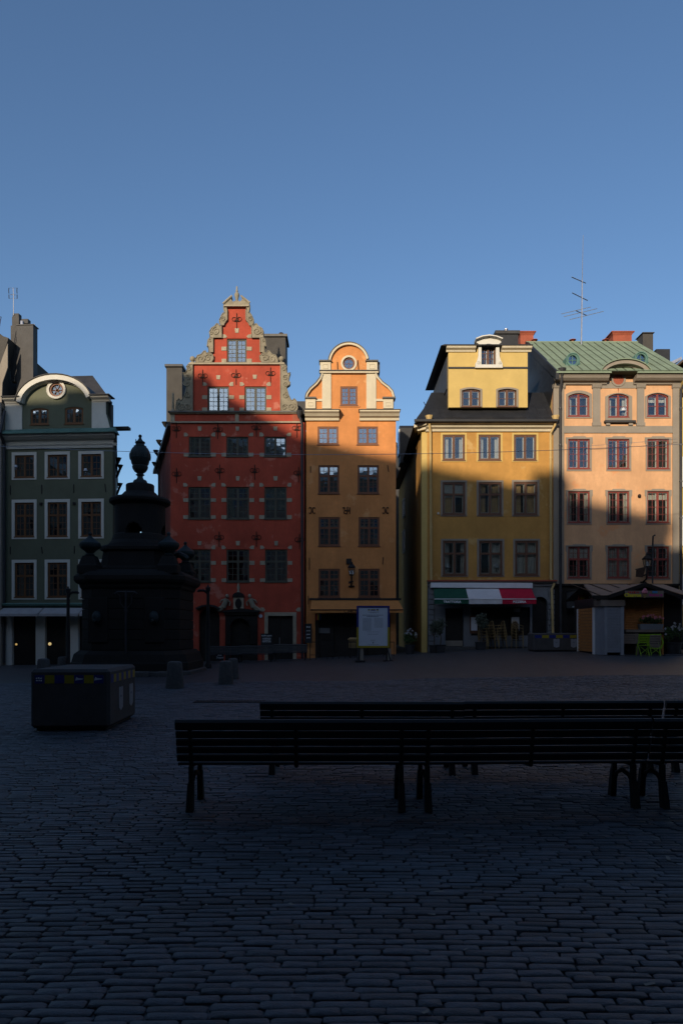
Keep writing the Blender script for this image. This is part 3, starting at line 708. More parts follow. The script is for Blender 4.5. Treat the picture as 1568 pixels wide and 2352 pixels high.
# ================================================================== the narrow orange house
def orange_house():
    x = lambda q: X(664.9+q*.2028); z = lambda q: Z(751.6+q*.2028); k = .2028/41.43
    gb = ground(x(690), 41); zb = gb-.4
    h = thing('townhouse', 'narrow orange stucco house with a rounded cream-edged gable and round window', 'house', (x(690), YF, gb), group='townhouses facing the square')
    r1 = [(318,553,1125,1330),(765,1000,1125,1330)]; r2 = [(325,562,1562,1885),(770,1010,1562,1885)]
    r3 = [(328,570,2150,2478),(780,1018,2150,2478)]; r4 = [(328,570,2735,3060),(780,1020,2735,3060)]
    wins = r1+r2+r3+r4
    shop = rect(x(290), x(1140), zb+.05, z(3245))
    MB().plate(rect(x(188), x(1203), zb, z(925)), [rect(x(a),x(b),z(d),z(c)) for a,b,c,d in wins]+[shop], YF, YF+.35).build('wall', m_orange, h)
    P = [(180,925),(180,800),(192,758),(232,700),(300,640),(345,580),(362,530),(352,500),(352,388),(440,384)]
    A = [(668-228*math.cos(R(t)), 412-228*math.sin(R(t))) for t in range(8, 173, 8)]
    Q = [(894,384),(988,388),(988,500),(978,530),(1000,572),(1050,630),(1120,682),(1163,730),(1183,795),(1178,925)]
    rw = [(668+68*math.cos(R(t)), 410+68*math.sin(R(t))) for t in range(0, 360, 15)]
    MB().plate([(x(a),z(b)) for a,b in P+A+Q], [rect(x(575),x(768),z(888),z(670)), [(x(a),z(b)) for a,b in rw]], YF+.003, YF+.35).build('gable_wall', m_orange, h)
    MB().plan([(x(188), YF+.35),(x(1203), YF+.35),(x(1203)-.6, 56),(x(188), 56)], zb, z(940)).build('side_wall', m_slate, h)
    rf = MB().prism([(x(668), z(330)),(x(200), z(915)),(x(1160), z(915))], YF+.36, 54).build('roof', m_slate, h)
    # rims
    MB().ribbon([(x(a),z(b)) for a,b in A], -.11, YF-.16, YF+.2).build('gable_rim', m_cream, h)
    ca = MB(); ca.ribbon([(x(668-236*math.cos(R(t))), z(412-236*math.sin(R(t)))) for t in range(8,173,8)], -.035, YF-.2, YF+.36); ca.build('rim_flashing', m_cap, h)
    L1 = [(180,800),(192,758),(232,700),(300,640),(345,580),(362,530)]; L2 = [(978,530),(1000,572),(1050,630),(1120,682),(1163,730),(1183,795)]
    for Lq in (L1, L2):
        MB().ribbon([(x(a),z(b)) for a,b in Lq], -.09, YF-.16, YF+.2).build('gable_rim', m_cream, h)
        MB().ribbon([(x(a),z(b)) for a,b in Lq], .035, YF-.2, YF+.36).build('rim_flashing', m_cap, h)
    for a,b,c,d in [(368,470,528,924),(868,978,528,924)]: MB().box(x(a),x(b),YF-.07,YF+.1,z(d),z(c)).build('pilaster', m_cream, h)
    for a,b in [(346,466),(870,992)]:
        s = MB().box(x(a),x(b),YF-.1,YF+.2,z(500),z(395)).build('shoulder_block', m_cream, h)
        c = (a+b)/2; MB().plate(rect(x(c-30),x(c+30),z(478),z(425)), [rect(x(c-25),x(c+25),z(473),z(430))], YF-.125, YF-.09).build('panel_moulding', m_cream, s)
        MB().box(x(a-12),x(b+10),YF-.2,YF+.5,z(396),z(382)).build('block_cap', m_cap, s)
    MB().box(x(1000), x(1022), YF+.1, YF+1.6, z(500), z(384)).build('roof_step', m_pipe, h)
    MB().box(x(344), x(1004), YF-.17, YF+.2, z(527), z(506)).build('string_course', m_cream, h); MB().box(x(336), x(1010), YF-.24, YF+.3, z(506), z(498)).build('string_cap', m_cap, h)
    for s in (0,1):
        a, b = (182,295) if not s else (1058,1170)
        pd = MB().box(x(a),x(b),YF-.13,YF+.2,z(926),z(815)).build('pedestal', m_cream, h); c = (a+b)/2
        MB().plate(rect(x(c-31),x(c+31),z(900),z(858)), [rect(x(c-26),x(c+26),z(895),z(863))], YF-.155, YF-.12).build('panel_moulding', m_cream, pd)
        MB().box(x(a-8),x(b+(8 if not s else 26)),YF-.22,YF+.4,z(818),z(800)).build('pedestal_cap', m_cap, pd)
        aa, bb = (295,369) if not s else (977,1058); MB().box(x(aa),x(bb),YF-.06,YF+.1,z(840),z(815)).build('gable_band', m_cream, h)
        # broken main cornice with sheet-metal top
        a, b = (176,560) if not s else (790,1238); e = .55
        co = MB().prism([(YF-.0, z(1062)),(YF-.12, z(1062)),(YF-.16, z(1035)),(YF-.3, z(1026)),(YF-.42, z(1000)),(YF-e, z(985)),(YF-e, z(966)),(YF, z(966))], 0, 1)
        co.v = [(x(a)+(x(b)-x(a))*p[1], p[0], p[2]) for p in co.v]; co.build('cornice', m_cream, h)
        t = MB(); x0_, x1_ = x(a)-.05, x(b)+.05
        t.hexa([(x0_,YF-e-.05,z(968)),(x1_,YF-e-.05,z(968)),(x1_,YF,z(968)),(x0_,YF,z(968)),(x0_,YF-e-.05,z(962)),(x1_,YF-e-.05,z(962)),(x1_ - (.35 if s else 0),YF+.02,z(924)),(x0_,YF+.02,z(924))]); t.build('cornice_sheet', m_cap, h)
    # windows
    for a,b,c,d in r1: win(h, x(a),x(b),z(d),z(c), YF, m_frb, 3, inner=None, ft=.085, rec=.03, curtain=[(.9,.99,1,0,m_cloth)])
    for a,b,c,d in r2: win(h, x(a),x(b),z(d),z(c), YF, m_frb, 3, toprows=2, ft=.085, rec=.03)
    for a,b,c,d in r3:
        w = win(h, x(a),x(b),z(d),z(c), YF, m_frb, 3, toprows=2, ft=.085, rec=.03)
        zt0, zt1 = z(c+105), z(c+20)
        MB().box(x(a+22), x(b-22), YF+.16, YF+.17, zt0, zt1).build('blind', m_cloth, w)
        g = MB()
        for cx in (a+45, a+95, b-95, b-45):
            for j in range(3): g.lathe([(.07,0),(.07,.01)], 0, 0, 7); n_=8; g.v[-2*7:] = [(x(cx)+p[0], YF+.15+p[2], zt0+.12+.16*j*(1 if j else 1)+p[1]) for p in g.v[-2*7:]]
        g.build('blind_pattern', m_blue, w)
    for a,b,c,d in r4: win(h, x(a),x(b),z(d),z(c), YF, m_frb, 3, toprows=2, ft=.085, rec=.03)
    w = win(h, x(575),x(768),z(888),z(670), YF, m_frb, 4, ft=.085, rec=.03)
    MB().box(x(555), x(795), YF-.04, YF+.01, z(905), z(892)).build('cracked_ledge', m_orange, w)
    # round window
    ring = lambda r: [(x(670+r*math.cos(R(t))), z(410+r*math.sin(R(t)))) for t in range(0,360,12)]
    o = MB().plate(ring(90), [ring(68)], YF-.05, YF+.03).build('oculus_surround', m_cream, h)
    fw = MB().plate(ring(67.5), [ring(50)], YF+.05, YF+.11); fw.box(x(667.5),x(672.5),YF+.06,YF+.1,z(460),z(360)); fw.box(x(620),x(667.5),YF+.065,YF+.095,z(412.5),z(407.5)); fw.box(x(672.5),x(720),YF+.065,YF+.095,z(412.5),z(407.5))
    ww = fw.build('window', m_frb, h)
    for sx in (-1,1):
        for sz in (-1,1):
            pts = [(x(670+sx*3), z(410+sz*3))]+[(x(670+sx*50*math.cos(R(t))), z(410+sz*50*math.sin(R(t)))) for t in (4,20,40,60,86)]
            MB().prism(pts, YF+.078, YF+.084).build('pane', m_glass, ww)
    g = MB()
    for a,b,c,d in wins+[(575,768,670,888),(600,740,340,480)]: g.box(x(a)-.2,x(b)+.2,YF+.8,YF+.85,z(d)-.2,z(c)+.2)
    g.build('room_shade_sheet', m_int, h)
    # irons and house marks
    for a, b, c, tl in [(238,1575,1650,0),(1120,1562,1640,.06),(225,2612,2750,0),(1052,2605,2685,-.04),(545,395,497,.02),(780,375,480,.05),(212,3040,3140,0)]:
        MB().hexa([(x(a)-.022,YF-.04,z(c)),(x(a)+.022,YF-.04,z(c)),(x(a)+.022,YF+.01,z(c)),(x(a)-.022,YF+.01,z(c)),(x(a)-.022-tl,YF-.04,z(b)),(x(a)+.022-tl,YF-.04,z(b)),(x(a)+.022-tl,YF+.01,z(b)),(x(a)-.022-tl,YF+.01,z(b))]).build('wall_anchor', m_rust, h)
    for cx in (255, 1085):
        g = MB()
        for s in (-1, 1): g.tube([(x(cx+s*(4+q)), YF-.03, z(2075+r)) for q, r in ((30,-22),(22,-34),(8,-30),(3,-12),(3,12),(8,30),(22,36),(30,24))], .028, 5)
        g.build('wall_anchor', m_rust, h)
    g = MB()
    for pts in ([(680,2040),(680,2115)],[(655,2035),(650,2110)],[(612,2055),(606,2042),(618,2038),(622,2055),(620,2075),(650,2075)],[(625,2080),(650,2080),(680,2080)],[(615,2085),(615,2105),(640,2115),(655,2108)]):
        g.tube([(x(a), YF-.03, z(b)) for a, b in pts], .028, 5)
    g.build('wall_anchor', m_rust, h)
    MB().box(x(642), x(700), YF-.12, YF+.01, z(2680), z(2622)).build('alarm_box', m_iron, h)
    # shopfront in shade
    MB().box(x(290), x(1140), YF+.3, YF+.34, zb, z(3240)).build('shop_window', m_dark, h)
    for a, b in [(290,330),(470,500),(700,735),(900,930)]: MB().box(x(a), x(b), YF+.1, YF+.28, zb, z(3240)).build('shop_post', m_dark, h)
    MB().box(x(330), x(455), YF+.22, YF+.24, z(3465), z(3405)).build('menu_board', m_shop, h)
    for i, mt_ in enumerate([m_aw_r, m_aw_o, m_yel, m_aw_g, m_blue]): MB().box(x(302+i*11), x(313+i*11), YF-.25, YF-.24, z(3318), z(3250)).build('rainbow_flag_stripe', mt_, h)
    # awning
    aw = h
    MB().box(x(225), x(1258), YF-.25, YF-.02, z(3092), z(3070)).build('awning_box', m_iron, aw)
    c = MB(); yo = YF-1.3
    c.hexa([(x(250),yo,z(3205)),(x(1262),yo,z(3205)),(x(1222),YF-.12,z(3090)),(x(246),YF-.12,z(3090)),(x(250),yo,z(3201)),(x(1262),yo,z(3201)),(x(1222),YF-.12,z(3086)),(x(246),YF-.12,z(3086))])
    cl = c.build('awning_cloth', m_aw_o, aw)
    MB().box(x(250), x(1262), yo-.04, yo+.02, z(3212), z(3203)).build('awning_rail', m_iron, cl)
    v = MB(); n = 26; zb_ = z(3240)
    pv = []
    for i in range(n+1):
        xx = x(250)+(x(1262)-x(250))*i/n; pv += [(xx, yo-.01+.01*math.sin(i*1.7), z(3212)), (xx, yo-.01+.02*math.sin(i*1.7), zb_)]
    v.add(pv, [(2*i,2*i+1,2*i+3,2*i+2) for i in range(n)]); v.build('awning_valance', m_aw_o, cl)
    writing('CHOK', .3, m_rust, cl, (x(700), yo-.04, z(3226)))
    return h
orange_house()
def moulding(h, name, mat, x0, x1, prof, yf, parent=None):
    """prof: (distance out, z) from bottom to top, run along x"""
    m = MB().prism([(yf-p, q) for p, q in prof] + [(yf+.02, prof[-1][1]), (yf+.02, prof[0][1])], 0, 1)
    m.v = [(x0+(x1-x0)*p[1], p[0], p[2]) for p in m.v]
    return m.build(name, mat, parent or h)
# ================================================================== the ochre house with the restaurant
def yellow_house():
    x = lambda q: X(902+q*.2434); z = lambda q: Z(740+q*.2434); k = .2434/41.43
    gb = ground(x(900), 41); zb = gb-.4
    h = thing('townhouse', 'ochre yellow corner house with a black mansard roof above a restaurant', 'house', (x(900), YF, gb), group='townhouses facing the square')
    r1 = [(450,695,1045,1318),(787,1032,1045,1318),(1120,1368,1045,1318)]
    r2 = [(448,698,1493,1833),(787,1040,1493,1833),(1120,1378,1490,1833)]
    r3 = [(452,708,2045,2403),(792,1048,2045,2403),(1132,1385,2045,2403)]
    inset = lambda r: (r[0]+18, r[1]-18, r[2]+17, r[3]-14)
    W = [inset(r) for r in r1+r2+r3]
    zs = z(2445)
    MB().plate(rect(x(322), x(1512), zs, z(1020)), [rect(x(a),x(b),z(d),z(c)) for a,b,c,d in W], YF, YF+.35).build('wall', m_yellow, h)
    # chamfered corner and the wall along the alley
    xa = x(322); MB().plan([(xa, YF),(xa, YF+.5),(xa-.28, YF+.7),(xa-.28, YF+.2)], zb, z(1020)).build('corner_strip', m_yellow2, h)
    MB().plan([(xa-.24, YF+.4),(x(1512), YF+.36),(x(1512), 60),(xa-.10, 60)], zb, z(985)).build('alley_wall', m_yellow, h)
    g = MB()
    for a,b,c,d in W: g.box(x(a)-.2,x(b)+.2,YF+.30,YF+.345,z(d)-.2,z(c)+.2)
    # main cornice, wrapping the corner
    moulding(h, 'cornice', m_cream, xa-.1, x(1490), [(0,z(1035)),(.10,z(1035)),(.14,z(1015)),(.30,z(1003)),(.34,z(990)),(.20,z(985)),(.5,z(975)),(.56,z(958))], YF)
    MB().plan([(xa-.1, YF-.5),(xa-.1, YF+.2),(xa-.55, YF+1.1),(xa-.72, YF+.1)], z(990), z(958)).build('cornice', m_cream, h)
    MB().plan([(xa-.1, YF-.25),(xa-.1, YF+.2),(xa-.4, YF+1.0),(xa-.52, YF+.15)], z(1020), z(990)).build('cornice', m_cream, h)
    # mansard roof: lower slope with hip, upper part, then the attic wall
    xl, xr = xa-.72, x(1505); ze = z(958); zt = z(560)
    rf = MB(); D = 3.0
    e = [(xl, YF-.62, ze),(xr, YF-.62, ze),(xr, YF+.0, z(905)),(xl+.2, YF+.0, z(905))]
    rf.add([(xl,YF-.6,ze),(xr,YF-.6,ze),(xr,YF-.15,z(905)),(xl+.15,YF-.15,z(905)),
            (xr,YF+.35,z(800)),(xl+.55,YF+.35,z(800)),(xr,YF+1.9,zt),(x(400),YF+1.9,zt),
            (xl+.2,60,ze),(xl+.35,60,z(905)),(xl+.8,60,z(800)),(x(400)+.4,60,zt),(xr,60,zt),(xr,60,ze)],
           [(0,1,2,3),(3,2,4,5),(5,4,6,7),(0,3,9,8),(3,5,10,9),(5,7,11,10),(7,6,12,11),(1,13,12,6,4,2),(0,8,13,1),(8,9,10,11,12,13)])
    roof = rf.build('roof', m_black, h)
    for q in [330,440,545,1270,1365,1460]:    # standing seams
        MB().tube([(x(q)+.05, YF-.12, z(900)),(x(q), YF+.34, z(798)),(x(q)-.1, YF+1.2, z(690))], .022, 5).build('seam', m_black, roof)
    MB().box(xl-.05, xr+.1, YF-.7, YF-.6, ze-.06, ze+.06).build('gutter', m_black, h)
    # attic storey
    ax0, ax1 = x(522), x(1268); ya = YF-.02
    aw = [(648,822,632,798),(988,1162,632,798)]; dw = (828,964,215,410)
    MB().plate([(ax0,z(805)),(ax1,z(805)),(ax1,z(285)),(x(1005),z(285)),(x(1005),z(175)),(x(790),z(175)),(x(790),z(285)),(ax0,z(285))],
               [archhole(x(a),x(b),z(d),z(c),.09) for a,b,c,d in aw]+[archhole(x(dw[0]),x(dw[1]),z(dw[3]),z(dw[2]),.12)], ya, ya+.3).build('attic_wall', m_yellow2, h)
    MB().box(ax0+.02, ax1-.02, ya+.3, YF+7.0, z(805), z(285)).build('attic_side', m_slate, h)
    for i in range(9):
        yy = YF+.5+i*.72; MB().box(ax0-.03, ax0+.02, yy, yy+.66, z(600), z(300)).build('cladding_board', m_slate, h)
    MB().box(ax0, ax1, ya-.05, ya+.02, z(441), z(425)).build('string_course', m_slate, h)
    for a, b in [(500,775),(1018,1300)]:
        moulding(h, 'attic_cornice', m_cream, x(a), x(b), [(0,z(285)),(.06,z(285)),(.1,z(270)),(.25,z(258)),(.3,z(240))], ya)
    MB().box(x(495), x(1305), ya-.34, YF+7.3, z(240), z(231)).build('attic_roof', m_black, h)
    MB().hexa([(x(495)-.3,ya-.3,z(240)),(x(505),ya-.3,z(240)),(x(505),YF+7.3,z(240)),(x(495)-.3,YF+7.3,z(240)),(x(495)-.1,ya-.3,z(228)),(x(505),ya-.3,z(228)),(x(505),YF+7.3,z(228)),(x(495)-.1,YF+7.3,z(228))]).build('attic_eaves', m_black, h)
    for a,b,c,d in aw:
        w = win(h, x(a),x(b),z(d),z(c), ya, m_fry, 2, cps=1, inner=m_frw, arch=.09, ft=.06, mt=.09)
        MB().plate(archhole(x(a-18),x(b+18),z(d)-.02,z(c-16),.11), [archhole(x(a),x(b),z(d)-.0,z(c),.09)], ya-.04, ya+.02).build('surround', m_greystone, w)
    w = win(h, x(dw[0]),x(dw[1]),z(dw[3]),z(dw[2]), ya, m_fry, 3, cps=2, inner=m_frw, arch=.12, ft=.06, mt=.07)
    o = [(770,440),(772,400),(785,380),(800,330),(800,215),(785,205),(785,178),(830,160),(900,150),(960,160),(1012,178),(1012,205),(995,215),(998,330),(1010,375),(1025,400),(1028,440)]
    sd = MB().plate([(x(a),z(b)) for a,b in o], [archhole(x(dw[0]),x(dw[1]),z(dw[3])-.0,z(dw[2]),.12)], ya-.16, ya+.02).build('dormer_surround', m_white, h)
    MB().ribbon([(x(a),z(b)) for a,b in [(1018,188),(960,166),(900,157),(835,166),(780,188)]], -.12, ya-.3, ya+.3).build('dormer_cornice', m_white, sd)
    MB().ribbon([(x(a),z(b)) for a,b in [(1020,180),(960,158),(900,149),(835,158),(776,180)]], .04, ya-.33, ya+2.5).build('dormer_roof', m_slate, sd)
    g2 = MB()
    for s, cx in ((1,800),(-1,1003)):
        g2.tube([(x(cx+s*18*(1-i/14)*math.cos(i*.6)), ya-.17, z(388+18*(1-i/14)*math.sin(i*.6))) for i in range(14)], .03, 5)
    g2.build('scroll_relief', m_white, sd)
    for a,b,c,d in aw+[dw]: g.box(x(a)-.1,x(b)+.1,ya+.285,ya+.295,z(d)-.1,z(c)+.05)
    g.build('room_shade_sheet', m_int, h)
    # windows of the three main storeys
    for i, r in enumerate(r1):
        a,b,c,d = inset(r); w = win(h, x(a),x(b),z(d),z(c), YF, m_fry, 1, cps=1, inner=m_frw, ft=.09, mt=.09, rec=.02)
        surround(h, w, x(r[0]),x(r[1]),z(r[3]),z(r[2]), x(a),x(b),z(d),z(c), YF, m_yellow2)
    for i, r in enumerate(r2):
        a,b,c,d = inset(r); w = win(h, x(a),x(b),z(d),z(c), YF, m_fry, 1, cps=1, toprows=1, inner=m_frw, ft=.09, mt=.08, rec=.02, curtain=[(0,.32,1,0,m_beige),(.6,1,1,0,m_beige)] if i else [(0,.42,1,0,m_beige)], blind=.55 if i == 0 else None)  # beige curtains here also stand in for a warm reflection on the glass
        surround(h, w, x(r[0]),x(r[1]),z(r[3]),z(r[2]), x(a),x(b),z(d),z(c), YF, m_greystone)
    for i, r in enumerate(r3):
        a,b,c,d = inset(r); w = win(h, x(a),x(b),z(d),z(c), YF, m_fry, 1, cps=1, toprows=1, inner=m_frw, ft=.09, mt=.08, rec=.02, curtain=[(0,1,1,0,m_cloth)] if i == 2 else ([(.55,1,1,0,m_cloth)] if i == 1 else None))
        surround(h, w, x(r[0]),x(r[1]),z(r[3]),z(r[2]), x(a),x(b),z(d),z(c), YF, m_greystone)
    # alley windows
    xw = xa-.53
    for zz0, zz1, yy in [(z(1508),z(1290),53.0),(z(1950),z(1675),53.0)]:
        g = MB(); xx = xa-.17; g.box(xx-.12,xx-.02,yy,yy+.08,zz0,zz1); g.box(xx-.12,xx-.02,yy+1.12,yy+1.2,zz0,zz1); g.box(xx-.12,xx-.02,yy+.08,yy+1.12,zz1-.08,zz1); g.box(xx-.12,xx-.02,yy+.08,yy+1.12,zz0,zz0+.08); g.box(xx-.1,xx-.02,yy+.57,yy+.63,zz0+.08,zz1-.08)
        ww = g.build('window', m_frw, h); inst('pane', pane_mesh, ww, (xx-.05, yy+.6, (zz0+zz1)/2), (0,0,R(90)), (1.04,1,zz1-zz0-.16))
    for yy, zc in [(49.5, 14.4),(55.5, 14.6)]:       # arched dormers over the alley
        xx = xl+.25; g = MB(); g.plan([(xx-.35,yy),(xx+1.6,yy),(xx+1.6,yy+1.5),(xx-.35,yy+1.5)], zc-1.4, zc+.9); g.lathe([(.75, 0),(.75, 1.9)], 0, 0, 14)
        n2 = 28; g.v[-n2:] = [(xx-.35+p[2], yy+.75+p[0], zc+.85+p[1]*.5) for p in g.v[-n2:]]; dm = g.build('dormer', m_black, h)
        f = MB(); f.box(xx-.42,xx-.36,yy+.2,yy+1.3,zc-.8,zc+.9); wn_ = f.build('dormer_window', m_frw, dm)
        for i in range(2):
            for j in range(3): inst('pane', pane_mesh, wn_, (xx-.43, yy+.5+.5*i, zc-.5+.55*j), (0,0,R(90)), (.42,1,.46))
    # chimneys behind
    Yc = 46.0; c2 = lambda q: X(902+q*.2434, Yc); d2 = lambda q: Z(740+q*.2434, Yc)
    MB().box(c2(968), c2(1180), Yc, Yc+1.6, d2(420), d2(86)).build('chimney', m_black, roof); MB().box(c2(962), c2(1194), Yc-.1, Yc+1.75, d2(112), d2(82)).build('chimney_cap', m_slate, roof)
    g = MB(); g.lathe([(.06, d2(82)),(.06, d2(48)),(.12, d2(46)),(.12, d2(40))], c2(1080), Yc+.4, 8); g.build('flue', m_steel, h)
    # downpipes
    downpipe(h, [(x(333), YF-.45, z(950)),(x(336), YF-.42, z(985)),(x(350), YF-.16, z(1060)),(x(358), YF-.14, z(2460))], .07, m_pipey)
    downpipe(h, [(x(1510), YF-.45, z(950)),(x(1505), YF-.42, z(990)),(x(1478), YF-.16, z(1060)),(x(1478), YF-.14, z(2420)),(x(1510), YF-.2, z(2470)),(x(1485), YF-.25, z(2520)),(x(1498), YF-.25, gb+.1)], .07, m_pipey)
    MB().lathe([(.06,0),(.06,.1)], 0,0,8).build
    MB().box(x(418), x(432), YF-.12, YF, z(1815), z(1795)).build('camera_dome', m_white, h)
    # ground floor front in grey painted stone
    gx0, gx1 = x(330), x(1520); zt = z(2440)
    dr = rect(x(492), x(665), zb+.05, z(2700)); wi = rect(x(735), x(1290), gb+.7, z(2690)); ah = archhole(x(1310), x(1455), zb+.05, z(2590), .45)
    MB().plate(rect(gx0, gx1, zb, zt), [dr, wi, ah], YF-.04, YF+.32).build('shopfront', m_shop, h)
    moulding(h, 'shop_cornice', m_shop, gx0-.05, gx1+.05, [(0,z(2492)),(.08,z(2492)),(.1,z(2470)),(.24,z(2462)),(.28,z(2450))], YF-.04)
    MB().box(gx0-.06, gx1+.06, YF-.38, YF+.01, z(2450), z(2436)).build('shop_cornice_sheet', m_chimred, h)
    for a, b in [(332,386),(1458,1518)]:        # rusticated piers, stone by stone
        n = 11; z0_, z1_ = gb+.1, z(2520)
        for j in range(n): MB().cbox(x(a), x(b), YF-.12, YF-.03, z0_+(z1_-z0_)*j/n+.02, z0_+(z1_-z0_)*(j+1)/n-.02, .02).build('pier_stone', m_shop, h)
    MB().ribbon(archhole(x(1310), x(1455), gb, z(2590), .45)[2:], -.16, YF-.1, YF).build('arch_moulding', m_shop, h)
    MB().box(x(492), x(665), YF+.2, YF+.24, zb, z(2690)).build('restaurant_door', m_dark, h)
    MB().box(x(497), x(660), YF+.16, YF+.2, gb+.12, gb+.42).build('kick_plate', m_greystone, h)
    MB().box(x(735), x(1290), YF+.25, YF+.28, gb+.5, z(2680)).build('shop_window', m_dark, h)
    MB().box(x(1310), x(1455), YF+.26, YF+.3, zb, z(2590)).build('arched_door', m_dark, h)
    mb = MB().box(x(722), x(795), YF-.1, YF-.045, z(2938), z(2770)).build('menu_case', m_fry, h); MB().box(x(733), x(790), YF-.115, YF-.1, z(2910), z(2785)).build('menu_sheet', m_paper, mb)
    mb = MB().box(x(1108), x(1215), YF-.02, YF+.2, z(2925), z(2770)).build('menu_case', m_dark, h); MB().box(x(1115), x(1188), YF-.035, YF-.02, z(2910), z(2782)).build('menu_sheet', m_paper, mb)
    MB().box(x(1135), x(1195), YF-.07, YF-.045, z(2735), z(2700)).build('notice', m_shop, h)
    st = MB().cbox(x(480), x(1310), YF-.45, YF-.05, zb, gb+.10, .02).build('doorstep', m_granite, h)
    # tricolour awning
    MB().hexa([(x(352),YF-.42,z(2508)),(x(1298),YF-.42,z(2514)),(x(1290),YF-.08,z(2514)),(x(345),YF-.08,z(2508)),(x(352),YF-.38,z(2462)),(x(1298),YF-.38,z(2466)),(x(1290),YF-.05,z(2458)),(x(345),YF-.05,z(2456))]).build('awning_cover', m_aw_w, h)
    yo = YF-1.45; xb = lambda q: (902+q*.2434-784)/F*yo; zq = lambda q: CAM_H+(VH-740-q*.2434)/F*yo
    tops = (378,678,986,1292); bots = (390,715,1030,1350)
    for i, mt_ in enumerate((m_aw_g, m_aw_w, m_aw_r)):
        c = MB(); n = 8; pv = []
        for a in range(n+1):
            t = a/n
            for b in range(5):
                s = b/4; xt = x(tops[i])+(x(tops[i+1])-x(tops[i]))*t; xo = xb(bots[i])+(xb(bots[i+1])-xb(bots[i]))*t
                pv.append((xt+(xo-xt)*s, YF-.3+(yo-YF+.3)*s, z(2513)+(zq(2612)-z(2513))*s-.05*math.sin(math.pi*s)))
        c.add(pv, [(a*5+b, a*5+b+1, (a+1)*5+b+1, (a+1)*5+b) for a in range(n) for b in range(4)])
        pc = c.build('awning_cloth', mt_, h, smooth=True)
        v = MB(); pv = []
        for a in range(n+1):
            xo = xb(bots[i])+(xb(bots[i+1])-xb(bots[i]))*a/n; pv += [(xo, yo-.01, zq(2614)), (xo, yo+.02*math.sin(a*1.9), zq(2659))]
        v.add(pv, [(2*a,2*a+1,2*a+3,2*a+2) for a in range(n)]); v.build('awning_valance', mt_, pc)
        MB().box(xb(bots[i]), xb(bots[i+1]), yo-.03, yo+.02, zq(2616), zq(2609)).build('awning_rail', m_wink, pc)
    s = (x(640)-x(480))
    writing('TRATTORIA', .172, m_wink, h, (xb(558), yo-.045, zq(2640)), bold=.006)
    writing('PIZZERIA', .172, m_wink, h, (xb(1190), yo-.045, zq(2640)), bold=.006)
    for q in (400, 1335): MB().tube([(x(q) if q < 900 else x(1290), YF-.3, z(2560)),(xb(q), yo+.05, zq(2616))], .025, 5).build('awning_arm', m_steel, h)
    return h
yellow_house()

